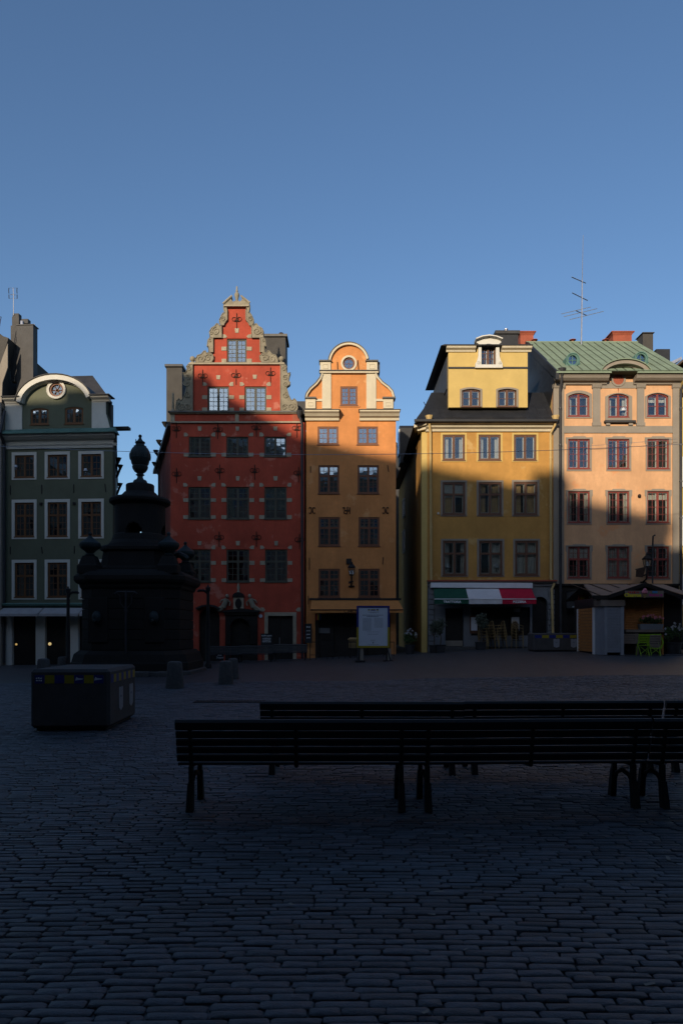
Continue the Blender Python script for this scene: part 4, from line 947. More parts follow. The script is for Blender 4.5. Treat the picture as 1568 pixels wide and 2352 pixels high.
# ================================================================== the peach house with the copper roof
def peach_house():
    x = lambda q: X(1185.2+q*.2441); z = lambda q: Z(722.7+q*.2441); k = .2441/41.43
    gb = ground(x(950), 41); zb = gb-.4
    h = thing('townhouse', 'peach stucco house with grey trim and a green copper roof', 'house', (x(950), YF, gb), group='townhouses facing the square')
    f0 = [(485,683,740,957),(862,1053,745,965),(1228,1425,740,957)]
    cols = [(485,687),(857,1058),(1228,1432)]; scols = [(462,715),(835,1086),(1205,1457)]
    rows = [(1170,1450),(1661,1957),(2181,2477)]; srows = [(1145,1472),(1640,1976),(2160,2496)]
    W = [(c[0],c[1],r[0],r[1]) for r in rows for c in cols]
    oc = [(955+68*math.cos(R(t)), 612+68*math.sin(R(t))) for t in range(0,360,15)]
    MB().plate(rect(x(345), x(1522), z(2532), z(600)), [rect(x(a),x(b),z(d),z(c)) for a,b,c,d in W]+[archhole(x(a),x(b),z(d),z(c),.17) for a,b,c,d in f0], YF, YF+.35).build('wall', m_peach, h)
    MB().box(x(345), x(1522), YF+.36, 53, zb, z(620)).build('side_wall', m_yellow2, h)
    g = MB()
    for a,b,c,d in W+f0: g.box(x(a)-.1,x(b)+.1,YF+.34,YF+.355,z(d)-.1,z(c)+.1)
    g.build('room_shade_sheet', m_int, h)
    # gable area over the eyebrow
    ey = [(990-238*math.cos(R(t)), 600-143*math.sin(R(t))) for t in range(4,177,9)]
    MB().prism([(x(a),z(b)) for a,b in ey], YF-.02, YF+.6).build('eyebrow_wall', m_peach, h)
    MB().ribbon([(x(a),z(b)) for a,b in ey], -.20, YF-.55, YF+.6).build('eyebrow_moulding', m_greystone, h)
    MB().ribbon([(x(a),z(b)) for a,b in [(990-246*math.cos(R(t)), 600-151*math.sin(R(t))) for t in range(4,177,9)]], -.045, YF-.66, YF+2.2).build('eyebrow_roof', m_copper, h)
    MB().ribbon([(x(a),z(b)) for a,b in [(990-200*math.cos(R(t)), 600-108*math.sin(R(t))) for t in range(4,177,9)]], -.06, YF-.3, YF+.1).build('eyebrow_moulding', m_greystone, h)
    MB().plate([(x(a),z(b)) for a,b in oc], [[(x(955+50*math.cos(R(t))), z(612+50*math.sin(R(t)))) for t in range(0,360,15)]], YF-.07, YF).build('oculus_surround', m_greystone, h)
    MB().prism([(x(955+49*math.cos(R(t))), z(612+49*math.sin(R(t)))) for t in range(0,360,15)], YF-.05, YF-.01).build('oculus_shutter', m_chimred, h)
    MB().prism([(x(a),z(b)) for a,b in [(930,650),(985,650),(962,690),(956,735),(950,690)]], YF-.012, YF+.001).build('rust_stain', m_chimred, h)
    MB().box(x(785), x(1130), YF-.03, YF+.01, z(694), z(635)).build('apron_panel', m_greystone, h)
    # entablature
    for a, b in [(345,842),(1095,1535)]:
        moulding(h, 'cornice', m_greystone, x(a), x(b), [(0,z(662)),(.12,z(662)),(.16,z(648)),(.35,z(640)),(.5,z(622)),(.55,z(605)),(.62,z(590))], YF)
        MB().box(x(a)-.02, x(b)+.05, YF-.72, YF-.6, z(590), z(575)).build('gutter', m_copper, h)
    for a, b in [(345,445),(715,785),(1130,1198),(1465,1525)]:
        full = a in (345, 1465)
        MB().box(x(a), x(b), YF-.07, YF+.02, z(2532) if full else z(1048), z(695)).build('pilaster', m_greystone, h)
        moulding(h, 'capital', m_greystone, x(a)-.05, x(b)+.05, [(.07,z(698)),(.12,z(690)),(.16,z(672)),(.18,z(662))], YF)
        if not full: MB().box(x(a)-.04, x(b)+.04, YF-.1, YF, z(1050), z(1018)).build('pilaster_base', m_greystone, h)
    MB().box(x(446), x(1464), YF-.06, YF+.02, z(1115), z(1050)).build('storey_band', m_greystone, h)
    # copper roof
    xl, xr = x(345), x(1548); y0, z0 = YF-.7, z(572); y1 = 47.0; z1 = Z(786.6, 47.0)
    MB().add([(xl,y0,z0),(xr,y0,z0),(xr,y1,z1-.03),(xl,y1,z1-.03),(xl,y1+6,z0),(xr,y1+6,z0)], [(0,1,2,3),(3,2,5,4),(0,3,4),(1,5,2),(0,4,5,1)]).build('roof', m_seam, h)
    rf = bpy.data.objects[h.children[-1].name]
    NC, NR = 15, 6; sx, sy, sz = (xr-xl)/NC, (y1-y0)/NR, (z1-z0)/NR
    ang = math.atan2(z1-z0, y1-y0); ln = math.hypot(sy, sz)
    pm = MB(); pm.box(.045, sx-.045, .05, ln-.004, .012, .034)
    pme = pm.mesh('copper_sheet', m_copper)
    for i in range(NC):
        for j in range(NR):
            inst('copper_sheet', pme, rf, (xl+i*sx, y0+j*sy, z0+j*sz), (ang+wrand.gauss(0,.002), 0, 0))
    MB().tube([(xl,y1,z1+.02),(xr,y1,z1+.02)], .06, 6).build('ridge', m_copper, rf)
    MB().plate([(xl-.02, z0-.5),(xl-.02+.0, z0)], [], 0, 0) if False else None
    g = MB(); g.add([(xl-.03,y0+.3,z0-.4),(xl-.03,y1,z1-.1),(xl-.03,y1,z0-3.5),(xl-.03,y0+1.2,z0-1.5)], [(0,1,2,3)]); g.build('roof_flank', m_black, h)
    MB().hexa([(xl-.06,y0,z0-.45),(xl+.12,y0,z0-.45),(xl+.12,y1,z1-.4),(xl-.06,y1,z1-.4),(xl-.06,y0,z0+.03),(xl+.12,y0,z0+.03),(xl+.12,y1,z1+.06),(xl-.06,y1,z1+.06)]).build('barge_board', m_black, h)
    for q, qz in ((530, 425), (1172, 414)):       # round roof dormers
        t = .2; yy = y0+(y1-y0)*t-.3; Y2 = yy; u0 = 1185.2+q*.2441; cx = X(u0, Y2); cz = Z(722.7+qz*.2441, Y2); rr = 57*.2441/F*Y2
        pts = [(cx-rr*1.15, cz-rr*1.15),(cx+rr*1.15, cz-rr*1.15),(cx+rr*1.15, cz)] + [(cx+rr*1.15*math.cos(R(a)), cz+rr*1.15*math.sin(R(a))) for a in range(15,180,15)] + [(cx-rr*1.15, cz)]
        d = MB().plate(pts, [[(cx+rr*.72*math.cos(R(a)), cz+rr*.78*math.sin(R(a))) for a in range(0,360,20)]], yy, yy+2.2).build('roof_dormer', m_copper2, h)
        f = MB(); f.ribbon(arc(cx, cz, rr*.98, rr*1.0, 0, 360, 24), -.05, yy-.06, yy+.02); f.box(cx-.015,cx+.015,yy+.06,yy+.1,cz-rr*.76,cz+rr*.76); f.box(cx-rr*.7,cx-.016,yy+.065,yy+.095,cz-.015,cz+.015); f.box(cx+.016,cx+rr*.7,yy+.065,yy+.095,cz-.015,cz+.015); f.build('dormer_frame', m_copper2, d)
        for sx_ in (-1,1):
            for sz_ in (-1,1): MB().prism([(cx+sx_*.016,cz+sz_*.016)]+[(cx+sx_*rr*.71*math.cos(R(a)), cz+sz_*rr*.77*math.sin(R(a))) for a in (3,25,45,65,87)], yy+.1, yy+.105).build('pane', m_glass, d)
        MB().box(cx-rr, cx+rr, yy+.5, yy+.55, cz-rr, cz+rr*.6).build('dormer_inside', m_int, d)
    # windows
    for i, (a,b,c,d) in enumerate(f0):
        w = win(h, x(a),x(b),z(d),z(c), YF, m_frr, 2, cps=1, inner=m_frw, arch=.17, ft=.06, mt=.09, rec=.05, curtain=[(0,.2,1,0,m_cloth)] if i == 0 else None)
        s0 = (465,707,695,975) if i == 0 else ((833,1085,718,1000) if i == 1 else (1208,1448,695+20,975))
        MB().plate(archhole(x(s0[0]),x(s0[1]),z(s0[3]),z(s0[2]+20),.2), [archhole(x(a),x(b),z(d),z(c),.17)], YF-.045, YF+.02).build('surround', m_greystone, w)
    ld = MB().box(x(820), x(1110), YF-.22, YF+.01, z(1022), z(1003)).build('ledge', m_slate, h)
    for q in (855, 1068): MB().box(x(q-18), x(q+18), YF-.14, YF, z(1047), z(1024)).build('ledge_bracket', m_greystone, ld)
    for j, r in enumerate(rows):
        for i, c in enumerate(cols):
            w = win(h, x(c[0]),x(c[1]),z(r[1]),z(r[0]), YF, m_frr, 4 if j < 2 else 3, cps=2, toprows=0 if j < 2 else 2, split=.4, inner=m_frw, ft=.055, mt=.075, mun=.02, rec=.05,
                    curtain=[(.0,1,1,0,m_cloth)] if (j == 2 and i == 1) else None, blind=.6 if (j == 2 and i == 0) else None)
            surround(h, w, x(scols[i][0]),x(scols[i][1]),z(srows[j][1]),z(srows[j][0]), x(c[0]),x(c[1]),z(r[1]),z(r[0]), YF, m_greystone, ears=.05)
    bell = MB().lathe([(.05,0),(.09,.03),(.1,.1),(.04,.16)], 0,0,8); bell.v = [(x(1148)+p[0], YF-.12+p[1], z(1720)+p[2]) for p in bell.v]; bell.build('iron_ring', m_rust, h)
    downpipe(h, [(x(400), YF-.55, z(585)),(x(400), YF-.5, z(640)),(x(402), YF-.2, z(720)),(x(406), YF-.18, gb+.1)], .075, m_pipe)
    downpipe(h, [(x(1560), YF-.5, z(600)),(x(1555), YF-.5, z(650)),(x(1530), YF-.2, z(720)),(x(1534), YF-.18, gb+.1)], .075, m_pipe)
    # roof stacks
    Yc = 47.5; c2 = lambda q, Y=Yc: X(1185.2+q*.2441, Y); d2 = lambda q, Y=Yc: Z(722.7+q*.2441, Y)
    for a, b in [(30,152),(898,1072)]:
        MB().box(c2(a), c2(b), Yc-.2, Yc+1.0, d2(300), d2(205)).build('chimney', m_chimred, rf)
        MB().hexa([(c2(a),Yc-.2,d2(206)),(c2(b),Yc-.2,d2(206)),(c2(b),Yc+1,d2(206)),(c2(a),Yc+1,d2(206)),(c2(a)-.1,Yc-.3,d2(180)),(c2(b)+.1,Yc-.3,d2(180)),(c2(b)+.1,Yc+1.1,d2(180)),(c2(a)-.1,Yc+1.1,d2(180))]).build('chimney_crown', m_chimred, rf)
        MB().box(c2(a)-.14, c2(b)+.14, Yc-.34, Yc+1.15, d2(180), d2(172)).build('chimney_cap', m_chimred, rf)
    for a in (160, 518, 826):
        MB().lathe([(.08, d2(275)),(.08, d2(256)),(.22, d2(253)),(.22, d2(249)),(.05, d2(245))], c2(a), Yc-.2, 10).build('roof_vent', m_chimred, rf)
    MB().box(c2(1188,49), c2(1284,49), 49, 50.0, d2(480,49), d2(176,49)).build('chimney', m_chim, rf); MB().box(c2(1180,49), c2(1292,49), 48.9, 50.1, d2(176,49), d2(169,49)).build('chimney_cap', m_slate, rf)
    MB().box(c2(1290,49), c2(1418,49), 48.6, 50, d2(620,49), d2(345,49)).build('stair_head', m_black, rf)
    # stone ground floor
    gt = z(2532)
    dr = rect(x(475), x(640), zb+.05, z(2610)); d2_ = rect(x(1390), x(1480), zb+.05, z(2660))
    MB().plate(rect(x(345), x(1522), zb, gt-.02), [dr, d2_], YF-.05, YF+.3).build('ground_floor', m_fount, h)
    MB().box(x(340), x(1530), YF-.2, YF, z(2552), z(2534)).build('string_course', m_fount, h)
    MB().box(x(475), x(640), YF+.2, YF+.24, zb, z(2605)).build('shop_door', m_dark, h)
    MB().box(x(1390), x(1480), YF+.2, YF+.24, zb, z(2655)).build('shop_door', m_dark, h)
    MB().box(x(1395), x(1475), YF+.1, YF+.14, z(2745), z(2738)).build('door_bar', m_steel, h)
    return h
peach_house()

# ================================================================== the green house across the lane
def green_house():
    x = lambda q: X(q*.2581); z = lambda q: Z(636+q*.2581); k = .2581/41.43
    gb = ground(x(500), 41); zb = gb-.4
    h = thing('townhouse', 'grey-green house with white window surrounds and an arched gable', 'house', (x(1005), YF, gb), R(-4.0), group='townhouses facing the square')
    C = [(78,308),(383,615),(692,925)]
    Rw = [(1547,1794),(1972,2326),(2512,2869)]
    W = [(c[0]+27,c[1]-24,r[0]+27,r[1]-20) for r in Rw for c in C]
    MB().plate(rect(x(20), x(1005), z(2905), z(1440)), [rect(x(a),x(b),z(d),z(c)) for a,b,c,d in W], YF, YF+.35).build('wall', m_green, h)
    gw = [(250,418,1152,1302),(566,736,1148,1302)]
    A = [(492-345*math.cos(R(t)), 1130-250*math.sin(R(t))) for t in range(5,176,9)]
    ring = lambda r, n=12, e=.95: [(x(493+r*math.cos(R(t))), z(995+r*e*math.sin(R(t)))) for t in range(0,360,n)]
    MB().plate([(x(20),z(1345)),(x(985),z(1345)),(x(965),z(1270)),(x(945),z(1215)),(x(945),z(1110))]+[(x(a),z(b)) for a,b in A[::-1]]+[(x(20),z(1110))], [archhole(x(a),x(b),z(d),z(c),.1) for a,b,c,d in gw]+[ring(66)], YF, YF+.35).build('gable_wall', m_green, h)
    for o in ([(20,1345),(175,1345),(175,1112),(20,1112)], [(817,1345),(982,1345),(962,1270),(945,1215),(945,1112),(817,1112)]):
        MB().prism([(x(a),z(b)) for a,b in o], YF-.06, YF+.02).build('pilaster', m_white, h)
    MB().ribbon([(x(a),z(b)) for a,b in A], -.26, YF-.42, YF+.2).build('gable_arch', m_white, h)
    MB().ribbon([(x(a),z(b)) for a,b in [(492-310*math.cos(R(t)), 1130-212*math.sin(R(t))) for t in range(5,176,9)]], -.07, YF-.2, YF+.1).build('gable_arch', m_white, h)
    MB().ribbon([(x(a),z(b)) for a,b in [(492-349*math.cos(R(t)), 1130-254*math.sin(R(t))) for t in range(5,176,9)]], .04, YF-.48, YF+2.0).build('arch_flashing', m_slate, h)
    for a, b in [(20,165),(822,985)]:
        moulding(h, 'gable_cornice', m_white, x(a), x(b), [(0,z(1112)),(.1,z(1112)),(.16,z(1098)),(.34,z(1085)),(.42,z(1070))], YF)
        MB().box(x(a)-.03, x(b)+.1, YF-.5, YF+.4, z(1070), z(1062)).build('cornice_sheet', m_slate, h)
    MB().box(x(950), x(968), YF+.36, YF+.7, z(1345), z(1110)).build('gable_flank', m_slate, h)
    moulding(h, 'cornice', m_white, x(20), x(1045), [(0,z(1500)),(.05,z(1475)),(.12,z(1450)),(.3,z(1445)),(.5,z(1425)),(.6,z(1395))], YF)
    moulding(h, 'string_course', m_white, x(20), x(1010), [(0,z(1522)),(.08,z(1520)),(.12,z(1500)),(.18,z(1490))], YF)
    sk = MB(); sk.hexa([(x(10),YF-.7,z(1408)),(x(1062),YF-.7,z(1408)),(x(1062),YF+.1,z(1408)),(x(10),YF+.1,z(1408)),(x(10),YF-.7,z(1398)),(x(1062),YF-.7,z(1398)),(x(1030),YF+.02,z(1338)),(x(10),YF+.02,z(1338))]); skr = sk.build('copper_skirt', m_copper2, h)
    for q in (170,310,450,590,730,870,980): MB().tube([(x(q), YF-.7, z(1398)),(x(q)-.02, YF+.0, z(1340))], .018, 4).build('seam', m_copper2, skr)
    # roof behind the gable
    rf = MB(); ye, yr = YF+.35, 45.5
    zt = Z(636+868*.2581, yr); x2 = lambda q: X(q*.2581, yr)
    rf.add([(x(20),ye,z(1100)),(x(980),ye,z(1100)),(x2(770)-.0,yr,zt),(x2(250),yr,zt),(x(20)-.5,54,z(1100)),(x(980)-5.6,54,z(1100)),(x2(770)-4.2,51,zt),(x2(250)-4.2,51,zt)], [(0,1,2,3),(1,5,6,2),(3,2,6,7),(0,3,7,4),(5,4,7,6),(0,4,5,1)])
    roof = rf.build('roof', m_slate, h)
    MB().plan([(x(20), YF+.36),(x(1005), YF+.36),(x(1005)-4.7, 54),(x(20)-5, 54)], zb, z(1350)).build('side_wall', m_slate, h)
    MB().plan([(x(1005)-.1, YF+.1),(x(1065), YF-.4),(x(1065)-5.0, 54),(x(1005)-5.2, 54)], z(1470), z(1400)).build('side_eaves', m_slate, h)
    MB().box(X(1000*.2581,43.2)-.15, X(1155*.2581,43.2)-.15, YF+2.0, YF+2.4, Z(636+1362*.2581,43.2), Z(636+1338*.2581,43.2)).build('roof_gutter', m_slate, h)
    Yc = 44.0; c2 = lambda q: X(q*.2581, Yc); d2 = lambda q: Z(636+q*.2581, Yc)
    MB().box(c2(85), c2(238), Yc, Yc+.55, d2(1000), d2(400)).build('chimney', m_slate, roof)
    MB().box(c2(22), c2(85), Yc+.1, Yc+.5, d2(900), d2(395)).build('chimney', m_slate, roof)
    MB().box(c2(83), c2(244), Yc-.05, Yc+.65, d2(402), d2(395)).build('chimney_cap', m_black, roof)
    MB().box(c2(34), c2(98), Yc+.1, Yc+.5, d2(395), d2(315)).build('flue_box', m_slate, roof); MB().box(c2(38), c2(94), Yc+.12, Yc+.48, d2(315), d2(285)).build('flue_box', m_slate, roof)
    MB().box(c2(118), c2(178), Yc+.15, Yc+.5, d2(375), d2(335)).build('vent_hood', m_slate, roof)
    g = MB(); g.lathe([(.1, d2(396)),(.1, d2(360))], c2(128), Yc+.08, 8)
    for q in (215, 235): g.lathe([(.05, d2(396)),(.05, d2(384))], c2(q), Yc+.2, 8)
    g.build('flue', m_steel, roof)
    # windows
    i = 0
    for r in Rw:
        for c in C:
            a,b,cc,d = W[i]; row = i//3; i += 1
            w = win(h, x(a),x(b),z(d),z(cc), YF, m_frgb, 3 if row == 0 else 3, toprows=0 if row == 0 else 2, split=.37, rec=.05, curtain=[(.25,.45,.9,0,m_cloth),(.6,.75,.9,0,m_cloth)] if (row == 0 and c[0] == 383) else None)
            surround(h, w, x(c[0]),x(c[1]),z(r[1]),z(r[0]), x(a),x(b),z(d),z(cc), YF, m_white)
    for a,b,c,d in gw: win(h, x(a),x(b),z(d),z(c), YF, m_frgb, 3, cps=2, arch=.1, ft=.09, mt=.11, rec=.04)
    sr = MB().plate(ring(88), [ring(66)], YF-.1, YF+.02).build('oculus_surround', m_white, h)
    wr = MB().ribbon([(a, b) for a, b in ring(88, 8)]+[ring(88,8)[0]], -.03, YF-.12, YF-.08).build('wreath_edge', m_white, sr)
    fw = MB().plate(ring(65.5), [ring(50)], YF-.02, YF+.1)
    for t in range(0,360,60): fw.tube([(x(493+16*math.cos(R(t))), YF+.05, z(995+15*math.sin(R(t)))),(x(493+50*math.cos(R(t))), YF+.05, z(995+47*math.sin(R(t))))], .018, 4)
    fw.ribbon([(x(493+16*math.cos(R(t))), z(995+15*math.sin(R(t)))) for t in range(0,361,30)], -.03, YF+.035, YF+.065)
    ww = fw.build('window', m_frb, h)
    for t in range(0,360,60):
        MB().prism([(x(493+14*math.cos(R(t+3))), z(995+13*math.sin(R(t+3))))]+[(x(493+50*math.cos(R(t+s))), z(995+47*math.sin(R(t+s)))) for s in (3,20,40,57)]+[(x(493+14*math.cos(R(t+57))), z(995+13*math.sin(R(t+57))))], YF+.068, YF+.073).build('pane', m_glass3, ww)
    g = MB()
    for a,b,c,d in W+gw+[(430,560,930,1060)]: g.box(x(a)-.1,x(b)+.1,YF+.34,YF+.355,z(d)-.1,z(c)+.1)
    g.build('room_shade_sheet', m_int, h)
    for a,b,c,t in [(65,1845,1925,0),(355,1842,1922,0),(650,1842,1918,0),(935,1842,1915,.05),(65,2394,2462,0),(352,2398,2458,.06),(655,2392,2462,0)]:
        MB().hexa([(x(a)-.02+t,YF-.04,z(c)),(x(a)+.02+t,YF-.04,z(c)),(x(a)+.02+t,YF+.01,z(c)),(x(a)-.02+t,YF+.01,z(c)),(x(a)-.02,YF-.04,z(b)),(x(a)+.02,YF-.04,z(b)),(x(a)+.02,YF+.01,z(b)),(x(a)-.02,YF+.01,z(b))]).build('wall_anchor', m_iron, h)
    for a in (350, 655): MB().box(x(a-11), x(a+11), YF-.1, YF, z(2024), z(2002)).build('spotlight_box', m_iron, h)
    downpipe(h, [(x(0), YF-.3, z(1150)),(x(35), YF-.3, z(1190)),(x(35), YF-.75, z(1400)),(x(22), YF-.2, z(1480)),(x(18), YF-.2, gb+.1)], .09, m_pipe, hopper=False)
    # ground floor
    holes = [rect(x(80), x(300), zb+.05, z(2995)), rect(x(385), x(610), zb+.05, z(2995)), rect(x(690), x(930), zb+.05, z(2995))]
    MB().plate(rect(x(20), x(1005), zb, z(2900)), holes, YF-.03, YF+.32).build('shopfront', m_white, h)
    moulding(h, 'shop_cornice', m_copper2, x(15), x(1010), [(0,z(2945)),(.15,z(2940)),(.35,z(2925)),(.4,z(2912)),(.2,z(2902))], YF-.03)
    for o in holes: MB().box(o[0][0], o[1][0], YF+.2, YF+.24, zb, z(2990)).build('shop_window', m_dark, h)
    for a, b in [(30,395),(405,760),(770,1000)]:
        c = MB(); yo = YF-1.0
        c.hexa([(x(a),yo,z(3003)),(x(b),yo,z(3003)),(x(b),YF-.35,z(2952)),(x(a),YF-.35,z(2952)),(x(a),yo,z(2999)),(x(b),yo,z(2999)),(x(b),YF-.35,z(2946)),(x(a),YF-.35,z(2946))])
        cl = c.build('awning_cloth', m_aw_p, h); MB().box(x(a), x(b), yo-.02, yo+.0, z(3022), z(3000)).build('awning_valance', m_aw_p, cl)
    for i, (a, b) in enumerate([(1062,1640),(1075,1700),(1070,1860)]):
        g = MB()
        yy = YF+2+i*2.5; u = a*.2581; xx = X(u, yy)-.07*(yy-YF); zz = Z(636+b*.2581, yy); xx -= .15; g.tube([(xx-1.8,yy,zz-.75),(xx-.5,yy,zz-.6),(xx-.1,yy,zz-.5),(xx+.1,yy,zz)], .08, 6); g.lathe([(.05,zz-.1),(.2,zz+.2)], xx+.1, yy, 6); g.build('side_pipe', m_iron, h)
    return h
green_house()

# ================================================================== slivers of the neighbours
def neighbours():
    gb = -.3
    h = thing('townhouse', 'narrow slice of a grey house at the picture edge beside the green house', 'house', (X(-25), YF, gb), group='townhouses facing the square')
    MB().box(X(-120), X(4), YF-.05, 54, gb, Z(925)).build('wall', m_greystone, h)
    Yc = 43.6
    MB().prism([(X(-120,Yc), Z(925,Yc)),(X(-2,Yc), Z(925,Yc)),(X(2,Yc), Z(840,Yc)),(X(20,Yc), Z(776,Yc)),(X(8,Yc), Z(772,Yc)),(X(-60,Yc), Z(720,Yc)),(X(-120,Yc), Z(760,Yc))], Yc, Yc+6).build('fire_wall', m_chim, h)
    MB().prism([(X(0,Yc), Z(925,Yc)),(X(6,Yc), Z(925,Yc)),(X(8,Yc), Z(880,Yc)),(X(20,Yc), Z(845,Yc)),(X(20,Yc), Z(790,Yc)),(X(2,Yc), Z(840,Yc))], Yc-.1, Yc).build('fire_wall_edge', m_greystone, h)
    g = MB(); 
    for s in (-3, 1): g.tube([(X(s,Yc), Yc-.2, Z(765,Yc)),(X(s+6,Yc), Yc-.2, Z(731,Yc))], .02, 5)
    for i in range(6): t = i/5; g.tube([(X(-3+6*t,Yc), Yc-.2, Z(765-34*t,Yc)),(X(1+6*t,Yc), Yc-.2, Z(765-34*t,Yc))], .015, 4)
    g.build('roof_ladder', m_iron, h)
    h = thing('townhouse', 'yellow house with brown eaves just showing past the peach house', 'house', (X(1600), YF, .8), group='townhouses facing the square')
    MB().box(X(1564), X(1680), YF+.6, 54, .3, Z(905)).build('wall', m_yellow2, h)
    Yc = 44.0; P = lambda u, v: (X(u,Yc), Z(v,Yc))
    MB().prism([P(1562,905),P(1700,905),P(1700,790),P(1568,838),P(1558,850)], Yc-2.5, Yc+5).build('gable_wall', m_yellow2, h)
    MB().hexa([(*P(1545,848)[:1],Yc-3.2,P(0,848)[1]),(*P(1700,784)[:1],Yc-3.2,P(0,784)[1]),(*P(1700,784)[:1],Yc+5,P(0,784)[1]),(*P(1545,848)[:1],Yc+5,P(0,848)[1]),(*P(1547,840)[:1],Yc-3.2,P(0,841)[1]),(*P(1700,775)[:1],Yc-3.2,P(0,775)[1]),(*P(1700,775)[:1],Yc+5,P(0,775)[1]),(*P(1547,840)[:1],Yc+5,P(0,841)[1])]).build('roof', m_kroof, h)
    MB().hexa([(*P(1534,822)[:1],Yc+2,P(0,830)[1]),(*P(1600,790)[:1],Yc+2,P(0,797)[1]),(*P(1600,790)[:1],Yc+5,P(0,797)[1]),(*P(1534,822)[:1],Yc+5,P(0,830)[1]),(*P(1534,818)[:1],Yc+2,P(0,822)[1]),(*P(1600,780)[:1],Yc+2,P(0,790)[1]),(*P(1600,780)[:1],Yc+5,P(0,790)[1]),(*P(1534,818)[:1],Yc+5,P(0,822)[1])]).build('roof_glazing', m_steel, h)
    for z0 in (3.2, 6.5, 9.8):
        MB().box(X(1570), X(1600), YF+.5, YF+.6, z0, z0+1.7).build('window', m_frw, h)
    # houses down the lanes
    h = thing('townhouse', 'dark rear building closing the narrow alley beside the ochre house', 'house', (4.6, 64, .4))
    MB().box(.5, 9, 64, 72, 0, 15).build('wall', m_slate, h)
    rf = MB().prism([(.3,15),(9.2,15),(4.7,18)], 63.7, 72).build('roof', m_black, h)
neighbours()
def scrawl(parent, x0, x1, y, z, h, mat, seed):
    r = random.Random(seed); g = MB(); x_ = x0
    while x_ < x1-.01:
        w = r.uniform(.35,.8)*h; e = min(x1, x_+w); g.box(x_, e, y-.004, y, z-h/2+r.uniform(0,.25)*h, z+h/2-r.uniform(0,.3)*h); x_ = e+r.uniform(.15,.45)*h
    return g.build('lettering', mat, parent)
